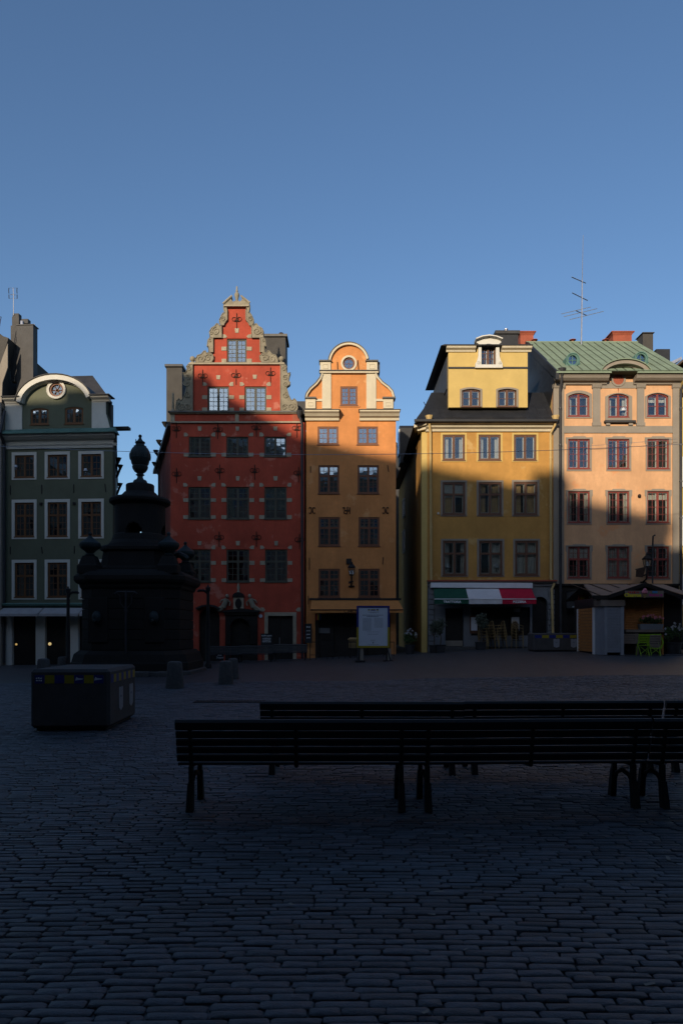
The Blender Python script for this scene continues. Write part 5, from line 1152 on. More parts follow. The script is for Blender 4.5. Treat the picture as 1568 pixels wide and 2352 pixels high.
# ================================================================== the stone fountain
def fountain():
    cx, cy = -8.1, 29.8; g0 = ground(cx, cy-2)
    f = local('fountain', 'dark stone fountain topped by a bronze urn in front of the green house', 'fountain', (cx, cy, g0))
    def octo(hw, ch): return [(-hw+ch,-hw),(hw-ch,-hw),(hw,-hw+ch),(hw,hw-ch),(hw-ch,hw),(-hw+ch,hw),(-hw,hw-ch),(-hw,-hw+ch)]
    o = octo(1, .3)
    MB().loft(o, [(2.55,-.3),(2.55,.16),(2.5,.2)]).build('step', m_granite, f)
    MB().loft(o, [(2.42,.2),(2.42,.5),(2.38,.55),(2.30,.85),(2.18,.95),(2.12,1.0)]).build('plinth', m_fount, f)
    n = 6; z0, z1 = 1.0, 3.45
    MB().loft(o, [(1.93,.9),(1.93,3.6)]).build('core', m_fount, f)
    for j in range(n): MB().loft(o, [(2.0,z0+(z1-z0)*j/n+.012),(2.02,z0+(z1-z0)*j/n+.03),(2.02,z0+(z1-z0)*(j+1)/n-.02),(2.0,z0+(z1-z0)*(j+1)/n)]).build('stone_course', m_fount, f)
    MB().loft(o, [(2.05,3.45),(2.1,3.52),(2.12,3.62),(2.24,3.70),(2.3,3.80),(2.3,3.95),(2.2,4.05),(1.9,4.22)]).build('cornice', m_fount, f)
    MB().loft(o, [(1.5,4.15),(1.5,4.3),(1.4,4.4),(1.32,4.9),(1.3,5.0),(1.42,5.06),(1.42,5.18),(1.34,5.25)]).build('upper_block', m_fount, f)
    # drum with four arched openings
    dr = MB(); nr = 96; ri, ro = .82, 1.06; zs = [5.2,5.35,5.5,5.75]+[5.75+.045*i for i in range(1,13)]+[6.5,6.75,7.0]; prof = {5.2:1.42,5.35:1.34,5.5:1.2,5.75:1.12}
    def is_open(a, z):
        d = min(abs((a-q+180) % 360-180) for q in (270,0,90,180)); return d < 19 and 5.75 <= z < 5.75+.42*math.sqrt(max(0, 1-(d/19)**2))
    for i in range(nr):
        a0, a1 = R(360*i/nr), R(360*(i+1)/nr); am = 360*(i+.5)/nr
        for j in range(len(zs)-1):
            if is_open(am, zs[j]): continue
            r0, r1 = prof.get(zs[j], ro), prof.get(zs[j+1], ro)
            P = lambda r, a, z: (r*math.cos(a), r*math.sin(a), z)
            dr.hexa([P(r0,a0,zs[j]),P(r0,a1,zs[j]),P(ri,a1,zs[j]),P(ri,a0,zs[j]),P(r1,a0,zs[j+1]),P(r1,a1,zs[j+1]),P(ri,a1,zs[j+1]),P(ri,a0,zs[j+1])])
    dr.build('drum', m_fount, f)
    MB().lathe([(1.06,6.98),(1.15,7.02),(1.28,7.1),(1.3,7.2),(1.26,7.26),(1.2,7.3)], 0, 0, 40).build('drum_cornice', m_fount, f, smooth=True)
    MB().lathe([(1.2,7.29),(.85,7.36),(.72,7.5),(.66,7.56),(.6,7.56),(.6,7.86),(.57,7.9)], 0, 0, 36).build('cap_stone', m_fount, f, smooth=True)
    u = MB(); u.lathe([(.3,7.9),(.3,8.02),(.26,8.08),(.16,8.12),(.12,8.2),(.12,8.26),(.19,8.30),(.17,8.33),(.12,8.36),(.24,8.44),(.32,8.56),(.34,8.66),(.31,8.70),(.36,8.76),(.40,8.92),(.43,8.98),(.43,9.16),(.40,9.3),(.33,9.42),(.27,9.47),(.27,9.51),(.2,9.54),(.17,9.6),(.22,9.66),(.2,9.69),(.12,9.74),(.08,9.8),(.05,9.86),(.055,9.88)]+[(max(.004,.075*math.sin(R(a))), 9.93-.075*math.cos(R(a))) for a in range(40,181,20)], 0, 0, 28)
    ur = u.build('bronze_urn', m_bronze, f, smooth=True)
    g = MB()
    for i in range(14):
        a = 2*math.pi*i/14; g.tube([(.42*math.cos(a),.42*math.sin(a),9.2),(.435*math.cos(a),.435*math.sin(a),9.08),(.42*math.cos(a),.42*math.sin(a),8.95)], .03, 5)
    g.lathe([(.435,8.97),(.45,9.0),(.435,9.03)], 0, 0, 28); g.tube([(-.12,-.2,9.52),(-.13,-.2,9.75),(-.1,-.22,9.5)], .02, 4); g.build('garland', m_bronze, ur, smooth=True)
    for sx in (-1, 1):
        for sy in (-1, 1):
            px, py = sx*1.62, sy*1.62
            p = MB(); p.loft(octo(1,.15), [(.42,4.05),(.42,4.35),(.36,4.42),(.3,4.6),(.24,4.75)]); p.v = [(a+px, b+py, c) for a, b, c in p.v]
            pd = p.build('corner_pedestal', m_fount, f)
            q = MB(); q.lathe([(.16,4.75),(.2,4.8),(.14,4.86),(.22,4.95),(.38,5.05),(.44,5.16),(.42,5.26),(.34,5.32),(.2,5.42),(.1,5.5),(.06,5.56)]+[(max(.004,.08*math.sin(R(a))), 5.63-.08*math.cos(R(a))) for a in range(40,181,20)], px, py, 18)
            q.build('corner_urn', m_bronze, pd, smooth=True)
    sp = MB(); sp.tube([(1.7,-1.2,4.75),(2.0,-1.3,4.85),(2.25,-1.35,4.75),(2.35,-1.38,4.66)], .13, 8, .09); sp.build('spout', m_bronze, f, smooth=True)
    # carved masks and panels
    for sx in (-1, 1):
        pn = MB().cbox(sx*1.15-.42, sx*1.15+.42, -2.08, -2.0, 1.3, 3.1, .03).build('side_panel', m_fount, f)
        m = MB(); m.ball((sx*1.15,-2.2,2.3), .2, 10, 8, 1.3); m.tube([(sx*1.15,-2.35,2.2),(sx*1.15,-2.6,2.15)], .05, 6); m.build('lion_mask', m_bronze, pn, smooth=True)
    pm = MB(); pm.tube([(.05,-2.3,.9),(.05,-2.3,3.35)], .045, 8)
    for s in (-1, 1): pm.tube([(.05,-2.3,3.3),(.05+s*.35,-2.3,3.3),(.05+s*.45,-2.3,3.22)], .028, 6); pm.tube([(.05,-2.3,2.6),(.05+s*.22,-2.3,2.85),(.05+s*.24,-2.3,3.15),(.05+s*.36,-2.3,3.28)], .022, 6)
    pm.lathe([(.07,2.5),(.07,2.62)], .05, -2.3, 8); pm.build('iron_pump_pipe', m_pipe, f, smooth=True)
    for px in (-.9, .75, 1.75):
        MB().cbox(px-.35, px+.35, -2.95, -2.5, -.2, .22, .04).build('drain_stone', m_granite, f)
    f.scale = (.93, .93, .962)
    return f
fountain()
for u, v0, v1, lab, arm in [(478,1346,1500,'iron standpipe with a side arm, right of the fountain',-1),(157,1350,1505,'iron standpipe left of the fountain, before the green house',1)]:
    Y = 33.0; xx = X(u, Y); gz_ = ground(xx, Y); zt = Z(v0, Y)
    p = local('standpipe', lab, 'post', (xx, Y, gz_)); h_ = zt-gz_
    MB().lathe([(.16,0),(.16,.15),(.1,.22),(.09,h_*.55),(.075,h_*.6),(.07,h_-.25),(.11,h_-.22),(.11,h_-.1),(.13,h_-.08),(.05,h_-.02),(.03,h_+.06)], 0, 0, 10).build('post', m_iron, p, smooth=True)
    MB().tube([(0,0,h_-.5),(arm*.06,0,h_-.28),(arm*.2,0,h_-.2),(arm*.42,0,h_-.2),(arm*.46,0,h_-.26)], .06, 8).build('arm', m_iron, p, smooth=True)

# ================================================================== traffic blocks with the ribbon print
def concrete_block(label, loc, rz, L, W_, H, first):
    b = local('concrete_block', label, 'block', loc, rz, 'concrete blocks with blue and yellow ribbon')
    MB().cbox(0, L, 0, W_, .04, H, .05).build('body', m_concrete, b)
    MB().box(.08, L-.08, .08, W_-.08, 0, .05).build('foot', m_dark, b)
    def ribbon(face, n, a0, a1, pad):
        for i in range(n):
            s0, s1 = a0+(a1-a0)*i/n+.0, a0+(a1-a0)*(i+1)/n
            m_ = m_blue if i % 2 == 0 else m_yel
            q = MB().box(s0, s1, -.004, -.0015, H-.24, H-.10) if face == 'x' else MB().box(L+.0015, L+.004, s0, s1, H-.24, H-.10)
            q.build('ribbon_print', m_, b)
    ribbon('x', 7, .08, L-.1, .1); ribbon('y', 10, .1, W_-.1, .1)
    def badge(face, s):
        o = [(-.14,-.2),(0,-.26),(.14,-.2),(.15,.16),(.06,.18),(0,.15),(-.06,.18),(-.15,.16)]
        q = MB().prism([(p[0], p[1]+H*.5) for p in o], -.006, -.0015)
        if face == 'y': q.v = [(L-p[1], s+p[0], p[2]) for p in q.v]
        else: q.v = [(s+p[0], p[1], p[2]) for p in q.v]
        bd = q.build('badge', m_shut, b)
        w_ = MB().box(-.05,.05,-.009,-.006,H*.5-.02,H*.5+.02)
        w_.v = [(L-p[1], s+p[0], p[2]) if face == 'y' else (s+p[0], p[1], p[2]) for p in w_.v]; w_.build('badge_mark', m_ink, bd)
    if first:
        badge('y', W_*.4); badge('y', W_*.8)
        scrawl(b, .1, .2, -.006, H-.15, .03, m_wink, 5); scrawl(b, .1, .2, -.006, H-.19, .03, m_wink, 6)
        for sx in (.62, .86): MB().prism([(L*sx-.07,H-.19),(L*sx+.05,H-.175),(L*sx+.07,H-.16),(L*sx-.02,H-.15),(L*sx-.05,H-.13)], -.0065, -.0045).build('bird_mark', m_paper, b)
    else:
        badge('x', L*.44); badge('x', L*.77)
    return b
hx, hy, hz = hit(70, 1679); hx2, hy2, _ = hit(254, 1677)
concrete_block('big concrete block with blue and yellow ribbon, left of the benches', (hx, hy, hz), math.atan2(hy2-hy, hx2-hx)-R(2), hx2-hx, 1.95, 1.05, True)
hx, hy, hz = hit(1224, 1497); concrete_block('long low concrete block beside the kiosk, before the peach house', (hx, hy, hz), R(2), 2.55, 1.0, .9, False)

# ================================================================== stone bollards
def bollard(label, u, v, w, h_):
    x_, y_, z_ = hit(u, v); b = local('stone_bollard', label, 'bollard', (x_, y_+w/2, z_), group='granite bollards round the fountain')
    o = [(math.cos(R(a)), math.sin(R(a))) for a in range(0,360,20)]
    MB().loft(o, [(w*.52,-.1),(w*.5,.02),(w*.46,h_*.4),(w*.40,h_*.9),(w*.36,h_*.97),(w*.22,h_)]).build('shaft', m_granite, b, smooth=True)
    return b
bollard('granite bollard in front of the fountain, beside the big block', 397, 1583, .54, .80)
bollard('granite bollard right of the fountain, nearer of the pair', 516, 1573, .48, .74)
bollard('granite bollard right of the fountain, farther of the pair', 533, 1561, .42, .72)
bollard('granite bollard half hidden behind the big concrete block', 94, 1566, .5, .78)
bollard('granite bollard left of the fountain by the lane', 140, 1548, .48, .7)
x_, y_, z_ = hit(572, 1614)
gr = local('drain_grate', 'dark iron drain grating set in the setts behind the benches', 'grate', (X(443, y_), y_, z_+.006))
L_ = X(606, y_)-X(443, y_); fr = MB().box(0, L_, 0, .04, 0, .012); fr.box(0, L_, .36, .4, 0, .012); fr.build('frame', m_iron, gr)
bm_ = MB().box(0,.03,.04,.36,0,.010).mesh('bar', m_iron)
for i in range(int(L_/.075)): inst('bar', bm_, gr, (i*.075, 0, 0))

# ================================================================== benches
def make_bench(label):
    b = local('bench', label, 'bench', (0,0,0)); L = 2.255
    def slat(x0, x1, y, z, w, t, tilt, nm):
        s = MB(); c, sn = math.cos(tilt), math.sin(tilt); r = t*.38
        prof = [(-w/2+r,-t/2),(w/2-r,-t/2),(w/2,-t/2+r),(w/2,t/2-r),(w/2-r,t/2),(-w/2+r,t/2),(-w/2,t/2-r),(-w/2,-t/2+r)]
        pv = [(xx, y+p*sn*1.0+q*c, z+p*c-q*sn) for xx in (x0, x1) for p, q in prof]
        s.add(pv, [(i, (i+1)%8, 8+(i+1)%8, 8+i) for i in range(8)]+[tuple(range(7,-1,-1)), tuple(range(8,16))]); return s.build(nm, m_bench, b, smooth=True)
    lean = R(-14)
    for j, (zz, w, t) in enumerate([(.500,.073,.03),(.576,.073,.03),(.652,.073,.03),(.728,.073,.03),(.822,.105,.055)]):
        slat(-L/2, L/2, -.01-(zz-.48)*.25, zz, w, t, lean, 'back_slat')
    for j in range(6): slat(-L/2, L/2, .05+j*.075, .435-.012*math.sin(j*.6), .03, .062, 0, 'seat_slat')
    for xx in (-L/2+.13, 0, L/2-.13):
        g = MB(); w = .035
        def bar(pts, ww=.035, hh=.03):
            for p, q in zip(pts[:-1], pts[1:]): g.tube([(xx,*p),(xx,*q)], ww*.62, 6)
        bar([(-.085,.84),(-.05,.66),(.0,.42)])
        bar([(.0,.42),(.25,.405),(.50,.42)])
        if abs(xx) > .1:
            g.box(xx-.02, xx+.02, -.03, .03, .23, .42); g.hexa([(xx-.034,-.10,0),(xx+.034,-.10,0),(xx+.034,-.02,0),(xx-.034,-.02,0),(xx-.028,-.04,.26),(xx+.028,-.04,.26),(xx+.028,.03,.26),(xx-.028,.03,.26)])
            g.hexa([(xx-.03,.46,0),(xx+.03,.46,0),(xx+.03,.54,0),(xx-.03,.54,0),(xx-.025,.42,.30),(xx+.025,.42,.30),(xx+.025,.48,.30),(xx-.025,.48,.30)]); g.box(xx-.02, xx+.02, .42, .47, .29, .43)
            g.tube([(xx,-.02,.22),(xx,.1,.30),(xx,.25,.32),(xx,.38,.27),(xx,.47,.12)], .022, 6)
        g.build('iron_frame', m_iron, b)
    return b
bench0 = make_bench('nearest bench seen from behind, farthest left of the front row')
bspots = [((411,948), 6.98, 0.3, None, 'front'), ((947,1497), 7.03, 2.6, 'second bench of the front row, its end meeting the leftmost bench', 'front'), ((1489,2039), 7.08, .6, 'front-row bench cut off by the right picture edge', 'front'),
          ((602,1060), 8.74, -1.0, 'bench behind the front row, nearest the big concrete block', 'rear'), ((1061,1521), 8.84, 2.6, 'middle bench of the rear row, behind two front benches', 'rear'), ((1522,1982), 8.92, .8, 'rear-row bench cut off by the right picture edge', 'rear')]
for (u0, u1), Y, rz, lab, grp in bspots:
    xc = X((u0+u1)/2, Y); loc = (xc, Y+.06, ground(xc, Y))
    # keep neighbouring ends flush
    if lab is None: bench0.location = loc; bench0.rotation_euler = (0,0,R(rz)); bench0['group'] = 'slatted benches in the foreground'
    else: nb = dup(bench0, loc, R(rz), lab, 'slatted benches in the foreground'); nb.scale.x = 1.065 if grp == 'rear' else 1.0
for (u0, u1), lab in [((480,548),'slatted bench in front of the red house, nearest the fountain'), ((552,625),'slatted bench in front of the red house by its portal'), ((630,703),'slatted bench in front of the red house, nearest the orange house')]:
    Y = 38.6; xc = X((u0+u1)/2, Y); b = dup(bench0, (xc, Y, ground(xc, Y)), R(180), lab, 'slatted benches by the red house'); b.scale = (.78, 1, 1.0)

# ================================================================== information board
def info_board():
    x0, y_, z_ = hit(822, 1521); x1, _, _ = hit(905, 1518); w = X(892, y_)-X(816, y_)
    b = local('information_board', 'white information board in a blue and yellow frame before the orange house', 'board', (X(857, y_), y_+.25, z_), R(3))
    zb_, zt_ = Z(1488, y_)-z_, Z(1391, y_)-z_; h_ = zt_-zb_; hw = w/2
    MB().box(-hw+.09, hw-.09, -.02, .04, zb_+.09, zt_-.09).build('panel', m_paper, b)
    zm = zb_+h_*.49
    for a, c, d, e, m_, n in [(-hw,hw,zt_-.09,zt_,m_blue,'blue_frame'),(-hw,-hw+.09,zm,zt_-.09,m_blue,'blue_frame'),(hw-.09,hw,zm,zt_-.09,m_blue,'blue_frame'),(-hw,hw,zb_,zb_+.09,m_yel,'yellow_frame'),(-hw,-hw+.09,zb_+.09,zm,m_yel,'yellow_frame'),(hw-.09,hw,zb_+.09,zm,m_yel,'yellow_frame')]:
        MB().box(a, c, -.04, .05, d, e).build(n, m_, b)
    f = lambda s, t: (-hw+.09+(w-.18)*s, zt_-.09-(h_-.18)*t)
    for s0, s1, ma, mb_ in [(.32,.39,m_blue,m_yel),(.42,.58,m_yel,m_blue),(.61,.69,m_blue,m_yel)]:
        p, q = f(s0,.035), f(s1,.075); zc = (p[1]+q[1])/2
        MB().box(p[0], q[0], -.026, -.021, zc, p[1]).build('emblem', ma, b); MB().box(p[0], q[0], -.026, -.021, q[1], zc).build('emblem', mb_, b)
    rr = random.Random(3)
    def line(s0, s1, t, hh):
        g = MB(); s = s0
        while s < s1:
            l = rr.uniform(.02,.06); e = min(s1, s+l); p = f(s, t); q = f(e, t); g.box(p[0], q[0], -.024, -.021, p[1]-hh, p[1]); s = e+.012
        g.build('print_line', m_ink, b)
    line(.32,.70,.105,.028); line(.40,.62,.13,.02); line(.13,.84,.185,.035); line(.28,.68,.22,.035)
    for i in range(13): line(.14,.44,.275+i*.026,.016)
    for i in range(10): line(.54,.84,.275+i*.026,.016)
    line(.28,.72,.63,.016); line(.32,.68,.69,.02); line(.40,.58,.845,.016); line(.42,.56,.865,.016); line(.3,.7,.965,.016)
    pc = f(.5,.92); MB().prism(arc(pc[0], pc[1], .035, .04, 0, 360, 14)[:-1], -.024, -.021).build('emblem', m_ink, b)
    for s in (-1, 1):
        xx = s*(hw-.12); MB().box(xx-.035, xx+.035, .05, .11, 0, zb_+.5).build('post', m_iron, b)
        g = MB(); g.tube([(xx,.09,zb_+.1),(xx-.12*s*-1,-.45,.06)], .035, 6); g.build('strut', m_iron, b)
        MB().box(xx-.22, xx+.22, -.55, -.35, 0, .09).build('foot', m_iron, b); MB().cbox(xx+.02, xx+.2, .05, .3, 0, .62, .02).build('ballast_stone', m_greystone, b)
    return b
info_board()

# ================================================================== wall lanterns
def lantern(name, label, u, v0, v1, Y, out):
    xx = X(u, Y); zt, zb_ = Z(v0, Y), Z(v1, Y); l = local(name, label, 'lantern', (xx, Y, zb_)); h_ = zt-zb_
    hb = h_*.52
    MB().loft([(1,1),(-1,1),(-1,-1),(1,-1)], [(.11,hb+.05),(.17,hb+.42)]).build('glass', m_glass2, l)
    g = MB()
    for sx in (-1,1):
        for sy in (-1,1): g.tube([(sx*.115,sy*.115,hb+.03),(sx*.175,sy*.175,hb+.43)], .014, 5)
    g.loft([(1,1),(-1,1),(-1,-1),(1,-1)], [(.12,hb+.0),(.13,hb+.05)]); g.build('cage', m_iron, l)
    MB().loft([(1,1),(-1,1),(-1,-1),(1,-1)], [(.20,hb+.42),(.21,hb+.46),(.09,hb+.62),(.06,hb+.64),(.07,hb+.70),(.03,hb+.76),(.01,h_)]).build('hood', m_iron, l)
    g = MB(); g.lathe([(.05,hb+.08),(.05,hb+.26),(.03,hb+.3)], 0, 0, 8); g.build('burner', m_paper, l)
    g = MB(); g.tube([(0,0,hb+.02),(0,0,hb-.1),(0,.02,hb-.3),(0,.1,.25),(0,out,.12)], .035, 6, .05); g.tube([(-.16,.0,hb-.42),(0,.0,hb-.36),(.0,.1,.3)], .03, 5); g.tube([(-.16,out-.05,.1),(.16,out-.05,.1)], .05, 6); g.tube([(-.15,out-.08,hb*.5),(.1,out-.08,hb*.55)], .045, 6); g.build('bracket', m_iron, l, smooth=True)
    return l
lantern('wall_lantern', 'black street lantern on a bracket between the lower orange house windows', 807, 1296, 1350, 40.55, .42)
lantern('wall_lantern', 'black street lantern on the peach house above the kiosk roof', 1485, 1268, 1340, 40.4, .55)
# pole and hanging shop sign above the kiosk
o = MB().tube([(X(1497.5,40.2),40.2,Z(1340,40.2)),(X(1498,40.2),40.2,Z(1250,40.2)),(X(1497,40.2),40.1,Z(1232,40.2)),(X(1500,40.2),40.0,Z(1230,40.2))], .045, 6).build('sign_pole', m_pipe, None); tag(o, 'thin metal pole rising beside the lantern on the peach house', 'pole')
hs = thing('hanging_sign', 'carved dark hanging sign left of the lantern on the peach house', 'sign', (X(1469,40.2), 40.2, Z(1330,40.2)))
MB().prism([(X(a,40.2), Z(b,40.2)) for a, b in [(1460,1309),(1481,1303),(1478,1315),(1474,1326),(1459,1325)]], 40.15, 40.22).build('sign_board', m_rust, hs); MB().tube([(X(1458,40.2),40.2,Z(1308,40.2)),(X(1484,40.2),40.2,Z(1302,40.2)),(X(1484,40.2),41,Z(1302,40.2))], .025, 5).build('bracket', m_iron, hs)

# ================================================================== overhead wires
def wire(label, pts, Ya, Yb, r):
    n = 40; P = []
    us, vs_ = [p[0] for p in pts], [p[1] for p in pts]; co = np.polyfit(us, vs_, 2)
    for i in range(n+1):
        u = us[0]+(us[-1]-us[0])*i/n; Y = Ya+(Yb-Ya)*i/n; P.append((X(u, Y), Y, Z(float(np.polyval(co, u)), Y)))
    tag(MB().tube(P, r, 5).build('overhead_wire', m_steel, None), label, 'wire')
wire('thin cable strung across the square in front of all the houses', [(-250,1008),(0,1024),(200,1036),(404,1042),(690,1046),(900,1043),(1180,1032),(1400,1027),(1568,1021),(1720,1012)], 34, 34, .012)
wire('short thin cable crossing the peach house windows', [(1353,1024),(1450,1017),(1556,1008)], 40.6, 40.6, .010)

# ================================================================== aerials
a = thing('roof_aerial', 'tall aerial mast with cross rods on the green copper roof', 'aerial', (X(1335,46.5), 46.5, Z(790,46.5)))
Ya = 46.5; A_ = lambda q, w: (X(1271.9+q*.1229, Ya), Ya, Z(520.3+w*.1229, Ya))
MB().tube([A_(503,2250), A_(515,1650), A_(522,1000)], .05, 6, .035).build('mast', m_steel, a); MB().tube([A_(522,1000), A_(540,160)], .024, 5, .014).build('whip', m_steel, a)
for q in ([(130,1635),(680,1505)],[(180,1685),(800,1535)],[(285,1740),(920,1585)]): MB().tube([A_(*q[0]), A_(*q[1])], .019, 4).build('rod', m_steel, a)
for q in ([(405,1575),(605,1662)],[(325,945),(590,1060)],[(335,1240),(625,1385)]): MB().tube([A_(*q[0]), A_(*q[1])], .026, 5).build('boom', m_iron, a)
for b0, b1, n in (((325,945),(520,1030),9),((335,1240),(600,1372),12)):
    for i in range(n):
        t = i/(n-1); p = A_(b0[0]+(b1[0]-b0[0])*t, b0[1]+(b1[1]-b0[1])*t); MB().tube([(p[0]-.05,p[1]-.22,p[2]-.06),(p[0]+.05,p[1]+.22,p[2]+.06)], .008, 4).build('director_rod', m_steel, a)
a = thing('roof_aerial', 'small double-loop aerial on the chimney left of the arched gable', 'aerial', (X(31,44), 44, Z(724,44)))
Ya = 44.6; A_ = lambda q, w: (X(q*.12295, Ya), Ya, Z(636+w*.12295, Ya))
MB().tube([A_(258,720), A_(258,330), A_(250,205)], .03, 5, .02).build('mast', m_steel, a)
for q in (173, 325): MB().tube([A_(q,205), A_(q-4,260), A_(q,310)], .022, 5).build('rod', m_iron, a); MB().tube([A_(q,330), A_(q+2,405)], .022, 5).build('rod', m_iron, a)
MB().tube([A_(200,330), A_(300,338)], .018, 4).build('boom', m_steel, a); MB().tube([A_(173,207), A_(325,207)], .008, 4).build('cross_rod', m_steel, a); MB().tube([A_(173,403), A_(325,405)], .008, 4).build('cross_rod', m_steel, a)

# ================================================================== foliage helper
def leaves(name, mat, parent, blobs, n, size, seed, droop=0):
    r = random.Random(seed); g = MB()
    for _ in range(n):
        bx, by, bz, rx, rz_ = r.choice(blobs)
        while True:
            p = Vector((r.uniform(-1,1), r.uniform(-1,1), r.uniform(-1,1)))
            if p.length <= 1 and p.length > .25: break
        c = Vector((bx+p.x*rx, by+p.y*rx, bz+p.z*rz_)); d = Vector((r.gauss(0,1), r.gauss(0,1), r.gauss(.2,.8))).normalized(); s = size*r.uniform(.6,1.4)
        e = d.cross(Vector((r.gauss(0,1), r.gauss(0,1), r.gauss(0,1)))).normalized()*s*.38
        g.add([c-d*s, c+e, c+d*s, c-e], [(0,1,2,3)])
    return g.build(name, mat, parent)
def olive(label, u, top, Y, seed):
    xx = X(u, Y); g0 = ground(xx, Y); t = local('olive_tree', label, 'tree', (xx, Y, g0), group='potted olive trees by the restaurant'); h_ = Z(top, Y)-g0
    MB().loft([(1,1),(-1,1),(-1,-1),(1,-1)], [(.2,0),(.24,.36),(.26,.38),(.26,.42)]).build('pot', m_pot, t)
    k = MB(); k.tube([(0,0,.4),(.03,.0,.8),(-.02,.02,h_*.55)], .035, 6, .025)
    for i in range(6):
        aa = i*1.05; k.tube([(-.02,.02,h_*.5),(.15*math.cos(aa),.15*math.sin(aa),h_*.68),(.27*math.cos(aa),.27*math.sin(aa),h_*(.8+.03*i))], .014, 4, .006)
    k.build('trunk', m_bark, t); r = random.Random(seed)
    leaves('crown', m_olive, t, [(r.uniform(-.2,.2), r.uniform(-.2,.2), h_*.74+r.uniform(-.3,.25), r.uniform(.16,.27), r.uniform(.18,.3)) for _ in range(11)], 850, .055, seed)
olive('slender potted olive tree at the left end of the restaurant front', 1011, 1418, 39.3, 4); olive('bushy potted olive tree between restaurant door and stacked chairs', 1103, 1404, 39.4, 5)
olive('thin potted olive tree squeezed against the corner pier of the restaurant', 996, 1424, 39.6, 6)
def shrub(label, u, v, w, h_, flowers, pot, seed, on=None, cat='plant', nm='potted_plant'):
    if on: xx, Y, g0 = on
    else: xx, Y, g0 = hit(u, v)
    t = local(nm, label, cat, (xx, Y, g0)); ph = h_*.4
    if pot == 'box': MB().hexa([(-w*.46,-.14,0),(w*.46,-.14,0),(w*.46,.14,0),(-w*.46,.14,0),(-w*.5,-.18,ph),(w*.5,-.18,ph),(w*.5,.18,ph),(-w*.5,.18,ph)]).build('planter', m_shop, t)
    else: MB().lathe([(w*.26,0),(w*.34,ph*.9),(w*.37,ph*.92),(w*.37,ph),(w*.3,ph),(w*.3,ph*.9)], 0, 0, 14).build('pot', m_pot if pot == 'dark' else m_terra, t)
    r = random.Random(seed); bl = [(r.uniform(-.36,.36)*w, r.uniform(-.08,.08), ph+(h_-ph)*r.uniform(.3,.65), w*.17, (h_-ph)*.35) for _ in range(9)]
    leaves('foliage', m_leaf, t, bl, 520, .05, seed)
    if flowers:
        g = MB()
        for i in range(20):
            a_, b_ = r.uniform(-.48,.48)*w, r.uniform(-.2,.05); z_ = h_*(1.0-.9*(a_/w)**2)*r.uniform(.82,1.08); 
            for q in range(5): c = Vector((a_+.03*math.cos(q*1.26), b_, z_+.03*math.sin(q*1.26))); g.add([c+Vector((-.018,0,-.018)), c+Vector((.018,-.01,-.018)), c+Vector((.018,0,.018)), c+Vector((-.018,-.01,.018))], [(0,1,2,3)])
        g.build('blossoms', flowers, t)
    return t
shrub('potted plant with white flowers at the mouth of the alley', 941, 1503, .75, 1.3, m_petal_w, 'dark', 8)
for i, (u, v, lab) in enumerate([(86,1522,'round dark potted bush under the left green house window'),(165,1524,'round dark potted bush beside the lit menu lamp'),(124,1524,'round dark potted bush before the white pier of the green house')]):
    shrub(lab, u, v, .9, 1.25, None, 'dark', 20+i)

# ================================================================== lit lamps in the shade
YG = 40.75
ml = thing('menu_lamp', 'small glowing menu box on the white pier of the green house', 'lamp', (X(288,YG), YG, Z(1470,YG)))
MB().box(X(275,YG), X(303,YG), YG-.06, YG+.04, Z(1469,YG), Z(1456,YG)).build('light_box', m_lamp, ml)
g = MB(); g.prism([(X(272,YG), Z(1455,YG))]+[(X(288-16*math.cos(R(a_)),YG), Z(1455-5*math.sin(R(a_)),YG)) for a_ in range(0,181,30)], YG-.12, YG+.04); g.box(X(273,YG), X(305,YG), YG-.08, YG+.04, Z(1472,YG), Z(1469,YG)); g.build('hood', m_iron, ml)
for u, v, lab in [(115,1479,'small glowing globe lamp inside the green house window'),(38,1480,'faint globe lamp deep inside the leftmost shop window')]:
    tl = thing('table_lamp', lab, 'lamp', (X(u,40.6), 40.6, Z(v+9,40.6)))
    MB().ball((X(u,40.6), 40.6, Z(v,40.6)), .09 if u > 100 else .06, 10, 8).build('shade', m_bulb if u > 100 else m_lamp, tl, smooth=True); MB().lathe([(.08,Z(v+9,40.6)),(.08,Z(v+9,40.6)+.02),(.015,Z(v+9,40.6)+.03),(.015,Z(v,40.6)-.05)], X(u,40.6), 40.6, 8).build('stem', m_iron, tl)
# white lamps and ornaments standing in the windows
def window_lamp(label, u, v0, v1, w):
    Y = 41.2; t = thing('table_lamp', label, 'lamp', (X(u,Y), Y, Z(v1,Y))); zb_, zt_ = Z(v1,Y), Z(v0,Y); h_ = zt_-zb_
    MB().lathe([(w*.5,zb_+h_*.5),(w*.3,zt_)], X(u,Y), Y, 12).build('shade', m_paper, t, smooth=True); MB().lathe([(w*.25,zb_),(w*.2,zb_+.02),(w*.13,zb_+h_*.2),(.015,zb_+h_*.35),(.015,zb_+h_*.6)], X(u,Y), Y, 10).build('stem', m_shop, t, smooth=True)
for a_ in [('white table lamp in the lower left window of the ochre house',1027.5,1294,1314,.28),('white table lamp in the lower middle window of the ochre house',1139,1294,1314,.3),('white lampshade in the arched middle window of the peach house',1429,935,954,.36),
           ('white lamp in the second-floor window right of the orange facade',832,1234,1249,.2),('white lamp in the lowest left orange house window',771,1352,1366,.26),('white lamp in the lowest right orange house window',863,1350,1358,.16),
           ('white lamp in the upper left green house window',37,1068,1078,.2),('white paper lamp in the upper right green house window',197.5,1076,1087,.24)]: window_lamp(*a_)

